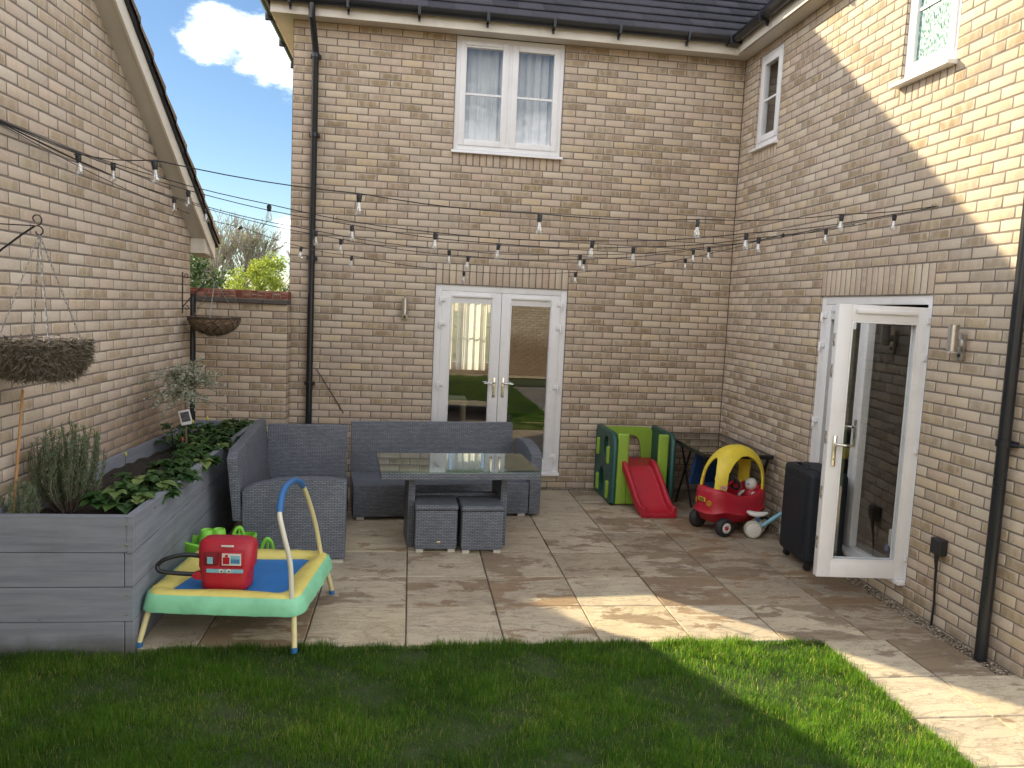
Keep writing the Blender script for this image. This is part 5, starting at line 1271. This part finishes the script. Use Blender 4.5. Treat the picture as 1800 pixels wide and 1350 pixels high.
for s in (-1, 1):
    bm = BM(); tube(bm, [(.01, s*.05, .09), (.05, s*.075, .07), (.09, s*.06, .05)], [.018, .016, .014], 8); obj('arm', bm, P_wht, tf, 60)
    bm = BM(); lathe(bm, [(.0, -.008), (.008, -.004), (.010, 0), (.006, .006), (0, .008)], 10, T(.054, s*.02, .175)); obj('eye', bm, P_blu, tf, 60)

# balance bike ------------------------------------------------------------------
bb = empty('balance_bike', (-.40, -1.87, 0), R(-12), 'small balance bike with a white saddle and pale blue frame between toy car and suitcase', 'balance bike')
def bwheel(x, y, r=.082):
    Mw = Matrix.Translation((x, y, r)) @ Matrix.Rotation(R(90), 4, 'X')
    bm = BM(); lathe(bm, [(.05, -.028), (r-.006, -.028), (r, -.018), (r, .018), (r-.006, .028), (.05, .028)], 28, Mw); w_ = obj('wheel', bm, toyplastic('pale_rubber', (.50, .48, .38)), bb, 50)
    bm = BM(); lathe(bm, [(.064, .022), (.064, .032), (.05, .036), (.0, .040)], 28, Mw); obj('hub', bm, P_wht, w_, 50)
bwheel(0, 0); bwheel(.06, .12, .078) ; bwheel(.33, .05)
bm = BM(); tube(bm, [(.02, .05, .09), (.10, .03, .12), (.20, .03, .20), (.29, .04, .26), (.31, .05, .29)], [.016, .020, .020, .018, .014], 10); tube(bm, [(.31, .05, .29), (.325, .05, .15), (.33, .05, .08)], .012, 8); obj('frame', bm, P_ltb, bb, 60)
bm = BM(); tube(bm, [(.05, .045, .12), (.05, .045, .20)], .016, 8); obj('seat_post', bm, P_blu, bb, 60)
bm = BM(); tube(bm, [(-.055, .045, .235), (-.03, .045, .225), (.03, .045, .212), (.10, .045, .222), (.135, .045, .235)], [(.010, .01), (.045, .022), (.052, .026), (.035, .020), (.012, .01)], 14, up=(0, 0, 1)); obj('saddle', bm, P_wht, bb, 60)
bm = BM(); tube(bm, [(.30, -.08, .34), (.305, .0, .33), (.305, .10, .33), (.30, .18, .34)], .011, 8); tube(bm, [(.305, .05, .29), (.305, .05, .33)], .012, 8); obj('handlebar', bm, P_ltb, bb, 60)

# suitcase --------------------------------------------------------------------------
sca = empty('suitcase', (-.20, -2.57, 0), R(-4), 'large black fabric suitcase on four wheels standing beside the open door', 'suitcase')
M_nyl = plain('black_nylon', (.005, .009, .016), .62, var=.3, scale=30, bump=.3, bscale=300)
bm = BM(); bx(bm, -.19, .13, -.275, .255, .07, .82, .05, 5); scb = obj('case', bm, M_nyl, sca, 50)
bm = BM(); bx(bm, -.196, -.186, -.20, .18, .14, .73, .005, 3); obj('cover_panel', bm, M_nyl, sca, 50)
bm = BM(); tube(bm, [(-.10, -.278, .12), (-.10, -.278, .76), (-.10, -.235, .822), (-.10, .215, .822), (-.10, .258, .76), (-.10, .258, .12)], .005, 6); obj('piping', bm, M_blackp, sca, 60)
bm = BM(); bx(bm, -.165, -.095, -.10, .10, .816, .826, .004); obj('handle_slot', bm, M_plug, sca, 60)
bm = BM(); tube(bm, [(-.13, -.09, .822), (-.13, -.075, .845), (-.13, .075, .845), (-.13, .09, .822)], [(.013, .008)]*4, 8); obj('top_handle', bm, M_nyl, sca, 60)
for x in (-.13, .10):
    for y in (-.20, .20):
        bm = BM(); bx(bm, x-.022, x+.022, y-.022, y+.022, .035, .075, .006); c_ = obj('caster', bm, M_plug, sca)
        for s in (-1, 1): bm = BM(); lathe(bm, [(.008, -.008), (.024, -.007), (.026, 0), (.024, .007), (.008, .008)], 18, Matrix.Translation((x, y+s*.013, .0262)) @ Matrix.Rotation(R(90), 4, 'X')); obj('wheel', bm, M_blackp, c_, 50)

# toddler trampoline -----------------------------------------------------------------
tr = empty('trampoline', (-4.585, -3.63, 0), R(-6), 'small square toddler trampoline with a blue mat, yellow pad, mint skirt and handle', 'trampoline')
hx, hy, tz = .445, .44, .285
M_mint = plain('mint_vinyl', (.24, .62, .38), .42, var=.14, scale=7, bump=.55, bscale=6, dirt=.15); M_pad = plain('yellow_vinyl', (.72, .62, .16), .42, var=.14, scale=7, bump=.55, bscale=7, dirt=.2)
M_mat = plain('blue_mat', (.02, .17, .48), .6, var=.12, scale=4, bump=.3, bscale=300)
def rr3(w, h, r, z, n=8, wob=0): 
    q = rrect(w, h, r, n); out = []
    for i, (a, b) in enumerate(zip(q, q[1:]+q[:1])):
        m = max(1, int(math.hypot(b[0]-a[0], b[1]-a[1])/.04))
        for k in range(m): t = k/m; out.append([a[0]+(b[0]-a[0])*t, a[1]+(b[1]-a[1])*t, z])
    L = len(out)
    for i, p in enumerate(out): 
        s = wob*(math.sin(i*1.3)+.7*math.sin(i*2.9+1)); l = math.hypot(p[0], p[1]); p[0] += p[0]/l*s; p[1] += p[1]/l*s; p[2] += s*.5
    return out
base = rr3(2*hx, 2*hy, .09, 0)
def offs(sx, z, wob): 
    o_ = []
    for i, (x, y, _) in enumerate(base):
        l = math.hypot(x, y); s = wob*(math.sin(i*1.3)+.7*math.sin(i*2.9+1)+.5*math.sin(i*.7)); f = 1-sx/l*1.0
        o_.append((x*(f+s/l), y*(f+s/l), z+s*.6))
    return o_
bm = BM(); ring_loft(bm, [offs(-.024, tz-.078, .004), offs(-.026, tz-.060, .004), offs(-.014, tz-.02, .0025), offs(-.002, tz+.012, .001), offs(.012, tz+.018, .001), offs(.013, tz+.0, .001), offs(.0, tz-.02, .002), offs(-.012, tz-.075, .003)]); obj('skirt', bm, M_mint, tr, 60)
bm = BM(); ring_loft(bm, [offs(.008, tz+.012, .0), offs(.025, tz+.030, .002), offs(.07, tz+.034, .002), offs(.125, tz+.020, .002), offs(.140, tz+.004, .003), offs(.142, tz-.005, 0)]); obj('pad', bm, M_pad, tr, 60)
bm = BM(); q = offs(.12, tz-.004, 0); bm.faces.new([bm.verts.new(p) for p in q]); obj('mat', bm, M_mat, tr)
bm = BM(); q = offs(.015, tz-.03, 0); tube(bm, q, .014, 8, closed=True); obj('frame', bm, M_plug, tr, 60)
M_tubeY = plain('cream_yellow_tube', (.66, .58, .30), .35, var=.08, dirt=.25)
for x, y, fx, fy in ((-1, -1, -.445, -.445), (1, -1, .42, -.455), (1, 1, .445, .435), (-1, 1, -.44, .43)):
    bm = BM(); tube(bm, [(x*(hx-.04), y*(hy-.04), tz-.02), (fx*1.02, fy*1.02, .03)], .016, 10); lg = obj('leg', bm, M_tubeY, tr, 60)
    bm = BM(); tube(bm, [(fx*1.018, fy*1.018, .030), (fx*1.022, fy*1.022, .0)], .019, 10); obj('leg_cap', bm, P_blu, lg, 60)
hp = [Vector(p) for p in ((.395, -.41, .26), (.385, -.415, .50), (.345, -.42, .68), (.315, -.40, .80), (.30, -.27, .895), (.295, -.08, .905), (.30, .07, .875), (.315, .18, .80), (.36, .30, .55), (.40, .36, .26))]
def crv(P, n=6):
    out = []
    for i in range(len(P)-1):
        p0, p1, p2, p3 = P[max(i-1, 0)], P[i], P[i+1], P[min(i+2, len(P)-1)]
        for k in range(n):
            t = k/n; out.append(.5*((2*p1)+(-p0+p2)*t+(2*p0-5*p1+4*p2-p3)*t*t+(-p0+3*p1-3*p2+p3)*t**3))
    out.append(P[-1]); return out
cv = crv(hp)
bm = BM(); tube(bm, cv, .0145, 10); hd = obj('handle', bm, plain('cream_tube', (.68, .66, .55), .35, var=.05, dirt=.2), tr, 60)
bm = BM(); tube(bm, cv[41:], .0152, 10); obj('handle_leg', bm, M_tubeY, hd, 60)
bm = BM(); tube(bm, cv[18:42], .020, 12); obj('grip', bm, P_blu, hd, 60)

# toy fuel pump -----------------------------------------------------------------------
pu = empty('toy_petrol_pump', (-4.645, -3.83, tz+.0), R(-4), 'red toy petrol pump with a black hose lying on the trampoline', 'toy'); pu.scale = (.92, .92, .92)
bm = BM(); tprof = [bring(1, 1, 0)]
def pring(z, w, d, cy=0): return [(x, y+cy, z) for x, y in [(a, b) for a, b in supell(w, d, 40, 4.5)]]
ring_loft(bm, [pring(.0, .27, .17), pring(.012, .30, .20), pring(.06, .305, .205), pring(.11, .31, .21), pring(.15, .345, .20, .005), pring(.26, .36, .17, .01), pring(.300, .345, .14, .015), pring(.320, .29, .10, .02), pring(.322, .2, .06, .02)], True, True)
bmesh.ops.recalc_face_normals(bm, faces=bm.faces[:])
pb = obj('body', bm, P_red, pu, 60)
def fr_y(z): return -.5*(.20 if z < .16 else .185-.09*(z-.16))
bm = BM(); bx(bm, -.115, -.045, -.106, -.09, .175, .245, .006, 2); bx(bm, -.125, -.035, -.100, -.088, .165, .255, .006, 2); obj('window_recess', bm, plain('dark_red_plastic', (.20, .01, .02), .5), pb, 50)
bm = BM(); bx(bm, -.10, -.065, -.1085, -.103, .180, .225, .003); obj('sticker', bm, P_ltb, pb)
bm = BM(); bx(bm, -.02, .125, -.104, -.085, .160, .262, .010, 3); fpn = obj('face_panel', bm, P_red, pb, 50)
bm = BM(); bx(bm, -.008, .112, -.1065, -.1035, .172, .250, .001); st_ = obj('price_sticker', bm, P_wht, fpn)
bm = BM(); bx(bm, -.002, .040, -.108, -.1064, .180, .226, .001); bx(bm, .012, .030, -.1082, -.1064, .228, .242, 0); obj('sticker_digit', bm, P_red, st_)
bm = BM(); bx(bm, .046, .106, -.108, -.1064, .182, .236, .001); sb_ = obj('sticker_screen', bm, P_ltb, st_)
bm = BM()
for k in range(6): bx(bm, .050+k*.009, .056+k*.009, -.1088, -.1079, .188, .214)
obj('sticker_digit', bm, P_blu, sb_)
bm = BM(); bx(bm, -.105, .125, -.1075, -.098, .122, .146, .003); st2 = obj('sticker', bm, P_ltb, pb)
for x in (-.012, .035):
    bm = BM(); lathe(bm, [(.015, 0), (.015, .002)], 16, Matrix.Translation((x, -.1078, .136)) @ Matrix.Rotation(R(90), 4, 'X'), sy=.9); ey = obj('sticker_eye', bm, P_wht, st2)
    bm = BM(); lathe(bm, [(.006, 0), (.006, .001)], 12, Matrix.Translation((x+.003, -.1098, .133)) @ Matrix.Rotation(R(90), 4, 'X')); obj('sticker_pupil', bm, M_plug, ey)
bm = BM(); bx(bm, -.02, .06, -.088, -.078, .285, .297, .004); obj('nozzle_rest', bm, P_wht, pb, 50)
bm = BM(); prism(bm, supell(.085, .05, 24, 2.3, -.165, .085), -.07, -.03, Matrix(((1, 0, 0, 0), (0, 0, 1, 0), (0, 1, 0, 0), (0, 0, 0, 1))), .006); obj('hose_lug', bm, P_red, pb, 50)
bm = BM(); tube(bm, crv([Vector(p) for p in ((-.15, .0, .19), (-.26, -.03, .21), (-.37, -.06, .19), (-.42, -.07, .15), (-.40, -.08, .115), (-.30, -.07, .10), (-.18, -.05, .09))]), .0145, 10); obj('hose', bm, M_blackp, pu, 60)

# lime green rocker behind the trampoline -----------------------------------------------
gk = empty('toy_rocker', (-4.90, -2.98, 0), R(12), 'lime green plastic rocking toy behind the trampoline, beside the planter', 'rocker'); gk.scale = (.78, .78, .90)
bm = BM(); NR = 36; ring_loft(bm, [bring(.20, .10, .0), bring(.27, .14, .06), bring(.31, .16, .20), bring(.33, .17, .30, 0, 2.8, lambda x, y: .30+.10*abs(x)*2), bring(.31, .15, .31, 0, 2.8, lambda x, y: .31+.10*abs(x)*2), bring(.24, .11, .22), bring(.2, .08, .18)], True, True); bmesh.ops.recalc_face_normals(bm, faces=bm.faces[:]); gb = obj('tub', bm, P_lg, gk, 60)
for x in (-.10, .0): bm = BM(); lathe(bm, [(.075, .22), (.07, .34), (.062, .39), (.055, .425), (.045, .43), (.035, .42), (.0, .41)], 20, T(x, -.02, 0)); obj('cup', bm, P_lg, gk, 60)
bm = BM(); lathe(bm, [(.11, .25), (.10, .36), (.07, .39), (.0, .40)], 24, T(-.06, .02, 0), sx=1.2); obj('seat', bm, P_lg, gk, 60)
for x in (.17, .42):
    bm = BM(); h = .43 if x < .3 else .33; tube(bm, crv([Vector(p) for p in ((x-.055, -.03, .20), (x-.045, -.03, h-.06), (x-.01, -.03, h), (x+.035, -.03, h-.03), (x+.06, -.03, .20))]), .016, 8); tube(bm, [(x, -.03, .22), (x+.005, -.03, h-.01)], .010, 8); obj('hand_grip', bm, P_lg, gk, 60)

# blue and white toy inside the open doorway
tv = empty('toy_vehicle', (.42, -2.85, .17), R(30), 'pale blue and white toy vehicle on the floor inside the open doorway', 'toy')
bm = BM(); ring_loft(bm, [bring(.10, .05, .04), bring(.13, .07, .06), bring(.14, .075, .10), bring(.10, .06, .15), bring(.05, .04, .17)], True, True); bmesh.ops.recalc_face_normals(bm, faces=bm.faces[:]); obj('body', bm, P_ltb, tv, 60)
bm = BM(); bx(bm, -.15, -.11, -.05, .05, .08, .22, .01, 3); bx(bm, .11, .14, -.05, .05, .08, .18, .01, 3); obj('wing', bm, P_wht, tv, 50)
for x in (-.08, .08):
    for y in (-.075, .075): bm = BM(); lathe(bm, [(.01, -.012), (.035, -.012), (.038, 0), (.035, .012), (.01, .012)], 18, Matrix.Translation((x, y, .038)) @ Matrix.Rotation(R(90), 4, 'X')); obj('wheel', bm, P_blu, tv, 60)

# ================================================================ LAWN
def lawn():
    def region(n, y0, y1, x0, x1, lmin, lmax, wd):
        x = rng.uniform(x0, x1, n); y = rng.uniform(y0, y1, n); keep = np.ones(n, bool)
        keep &= ~((x > -.955+rng.normal(0, .006, n)) & (y < -4.0)); return x[keep], y[keep], lmin, lmax, wd
    parts = []
    for args in ((200000, -5.6, -4.06, -6.0, -.95, .022, .048, .0025), (60000, -8.0, -5.6, -6.0, -.95, .03, .06, .004), (60000, -13.9, -8.0, -8.5, .2, .035, .07, .010), (6000, -4.10, -4.05, -5.05, -.95, .025, .055, .0028), (5000, -8.0, -4.1, -.99, -.93, .035, .07, .003)):
        x, y, lmin, lmax, wd = region(*args); n = len(x)
        # clumps and worn patches
        cl = np.sin(x*5.1+1.3*np.sin(y*4.3))*np.sin(y*6.7+1.1*np.sin(x*3.1)); c2 = np.sin(x*17+2*np.sin(y*13))*np.sin(y*19+np.sin(x*11))
        dens = .60+.34*cl+.24*c2; pth = np.hypot((x+2.0)/.45, (y+4.62)/.16); dens = np.where(pth < 1, dens*.35, dens)
        bare = (np.abs((x+1.62)-.8*(-(y+4.75))) < .05) & (y < -4.3) & (y > -4.9); dens = np.where(bare, dens*.25, dens)
        k = rng.uniform(0, 1, n) < dens+.12; x, y, cl, c2 = x[k], y[k], cl[k], c2[k]; n = len(x)
        ln = rng.uniform(lmin, lmax, n)*(1+.38*cl+.34*c2)*np.where(rng.uniform(0, 1, n) < .04, 1.6, 1)
        a = rng.uniform(0, 6.283, n)+cl*1.5; lean = np.abs(rng.normal(.35, .3, n)); dx, dy = np.cos(a)*lean, np.sin(a)*lean
        sx, sy = -np.sin(a)*wd*.5, np.cos(a)*wd*.5; gz = .012*np.sin(x*3)*np.sin(y*2.3)-.012
        def P(t, w_, sgn): 
            bend = t**1.7; zz = gz+ln*t*(1-.28*lean*t); return np.stack([x+dx*ln*bend+sx*w_*sgn, y+dy*ln*bend+sy*w_*sgn, zz], 1)
        V = np.stack([P(0, 1, -1), P(0, 1, 1), P(.55, .8, -1), P(.55, .8, 1), P(1, .12, -1), P(1, .12, 1)], 1).reshape(-1, 3)
        b = np.arange(n)[:, None]*6; F = np.concatenate([b+np.array([[0, 1, 3, 2]]), b+np.array([[2, 3, 5, 4]])], 0)
        c3 = np.sin(x*2.3+y*1.1+np.sin(y*3.7)*1.4)*np.sin(y*3.1-x*1.7+1.2*np.sin(x*2.9)); c = np.clip(rng.normal(.33, .17, n)+.16*cl+.10*c2+.18*c3, 0, .8); c = np.where(rng.uniform(0, 1, n) < .05+.14*np.clip(c3, 0, 1)**2, .97, c)
        C = np.zeros((n, 6, 4)); C[..., 0] = c[:, None]; C[..., 3] = 1; parts.append((V, F, C.reshape(-1, 4)))
    V, F, C = cat(parts); o = raw('grass', V, F, M_grass, cols=C); tag(o, 'short uneven green lawn in front of the patio', 'grass', kind='stuff')
lawn()
bm = BM()
for i in range(60):
    for j in range(100): pass
tag(rect(-8.8, -.94, -13.95, -4.055, -.022, 'lawn_soil', M_earth), kind='structure')
bm = BM(); w0 = None

# ================================================================ TREES beyond the garden wall
def leafball(n, c, r, zsq, ls, M_, parent, clumps=22, name='crown', hollow=.35):
    cc = rng.normal(size=(clumps, 3)); cc /= np.linalg.norm(cc, axis=1, keepdims=True); cc *= rng.uniform(.35, 1., (clumps, 1)); cr = rng.uniform(.22, .42, clumps)
    k = rng.integers(0, clumps, n); d = rng.normal(size=(n, 3)); d /= np.linalg.norm(d, axis=1, keepdims=True); d *= rng.uniform(hollow, 1, (n, 1))**.6
    p = (cc[k]+d*cr[k][:, None])*r; p[:, 2] *= zsq; p += np.array(c)
    V, F, C = leaves(p, rng.normal(size=(n, 3)), rng.uniform(.7, 1.3, n)*ls, ls*.55, np.clip(rng.uniform(0, 1, n)*.7+.3*rng.uniform(0, 1, clumps)[k], 0, 1)); return raw(name, V, F, M_, parent, cols=C)
def tree_bm(base, h, spread, levels, nb, r0, seed, up_bias=.5):
    r = random.Random(seed); bm = BM(); tips = []
    def grow(p, d, ln, rad, lev):
        n = 4; pts = [p]; q = p; dd = d
        for k in range(n): dd = (dd+Vector((r.gauss(0, .10), r.gauss(0, .10), r.gauss(.03, .05)))).normalized(); q = q+dd*ln/n; pts.append(q)
        tube(bm, pts, [max(.008, rad*(1-.45*k/n)) for k in range(n+1)], 6 if lev < 2 else 3)
        if lev >= levels: tips.append(q); tips.append(pts[2]); return
        for k in range(nb):
            a = r.uniform(0, 6.28); s = spread*r.uniform(.6, 1.2); v = (dd+Vector((math.cos(a)*s, math.sin(a)*s, up_bias*r.uniform(-.1, .6)))).normalized()
            grow(pts[r.randint(1, n)] if k else q, v, ln*r.uniform(.55, .8), rad*.52, lev+1)
    grow(Vector(base), Vector((0, 0, 1)), h, r0, 0); return bm, tips
bt = empty('bare_tree', (-9.1, 18, 0), 0, 'tall nearly leafless tree with fine twigs showing above the garden wall', 'tree')
bm, tips = tree_bm((0, 0, 0), 1.75, .62, 5, 5, .12, 5); obj('trunk', bm, M_twig, bt)
tp = np.array([list(t) for t in tips]); tp = tp[rng.integers(0, len(tp), 4200)]+rng.normal(0, .07, (4200, 3)); V, F, C = leaves(tp, rng.normal(size=(4200, 3)), .045, .025, rng.uniform(0, 1, 4200)); raw('leaf_buds', V, F, M_yel, bt, cols=C)
bt = empty('bare_tree', (-7.3, 20, 0), 0, 'thinner bare tree further right beyond the wall, beside the corner of the house', 'tree')
bm, tips = tree_bm((0, 0, 0), 1.6, .66, 5, 5, .10, 9); obj('trunk', bm, M_twig, bt)
ye = empty('spring_tree', (-6.75, 8.0, 0), 0, 'bright yellow green tree in new leaf just beyond the garden wall', 'tree')
bm, tips = tree_bm((0, 0, 0), 1.1, .6, 3, 4, .06, 12); obj('trunk', bm, M_bark, ye); leafball(5200, (0, 0, 2.2), .66, 1.05, .062, M_yel, ye, 30, hollow=.1); leafball(900, (.05, 0, 2.68), .28, 1.05, .055, M_yel, ye, 8, hollow=.1)
de = empty('evergreen_shrub', (-8.7, 10.5, 0), 0, 'dense dark green shrub beyond the wall, next to the garage corner', 'shrub')
bm, tips = tree_bm((0, 0, 0), 1.2, .6, 2, 4, .07, 13); obj('trunk', bm, M_bark, de); leafball(9000, (0, 0, 1.9), 1.0, 1.0, .09, M_dkl, de, 40, hollow=.1)
de = empty('evergreen_shrub', (-6.35, 13, 0), 0, 'grey green shrub beyond the wall at the right, behind the yellow tree', 'shrub')
bm, tips = tree_bm((0, 0, 0), 1.2, .6, 2, 4, .07, 14); obj('trunk', bm, M_bark, de); leafball(9000, (0, 0, 1.75), .95, .95, .06, M_dkl, de, 26)
de = empty('sun_blocker_tree', (-7.85, 1.05, 0), 0, 'unseen dark evergreen tree added behind the garage to block low sun', 'tree')  # out-of-view tree, added to stop sun slipping under the garage eaves
bm, tips = tree_bm((0, 0, 0), 1.6, .4, 2, 4, .08, 15); obj('trunk', bm, M_bark, de); leafball(14000, (0, 0, 3.1), .66, 1.15, .085, M_dkl, de, 40, 'crown', .1)
hd_ = empty('hedge', (-9, 26, 0), 0, 'low dark hedge far beyond the garden wall', 'hedge')
bm = BM(); bx(bm, -6, 6, -.5, .5, 0, 1.9); obj('core', bm, plain('hedge_core', (.02, .03, .012), .95), hd_); leafball(16000, (0, 0, 1.2), 5.5, .2, .12, M_dkl, hd_, 60, 'foliage')
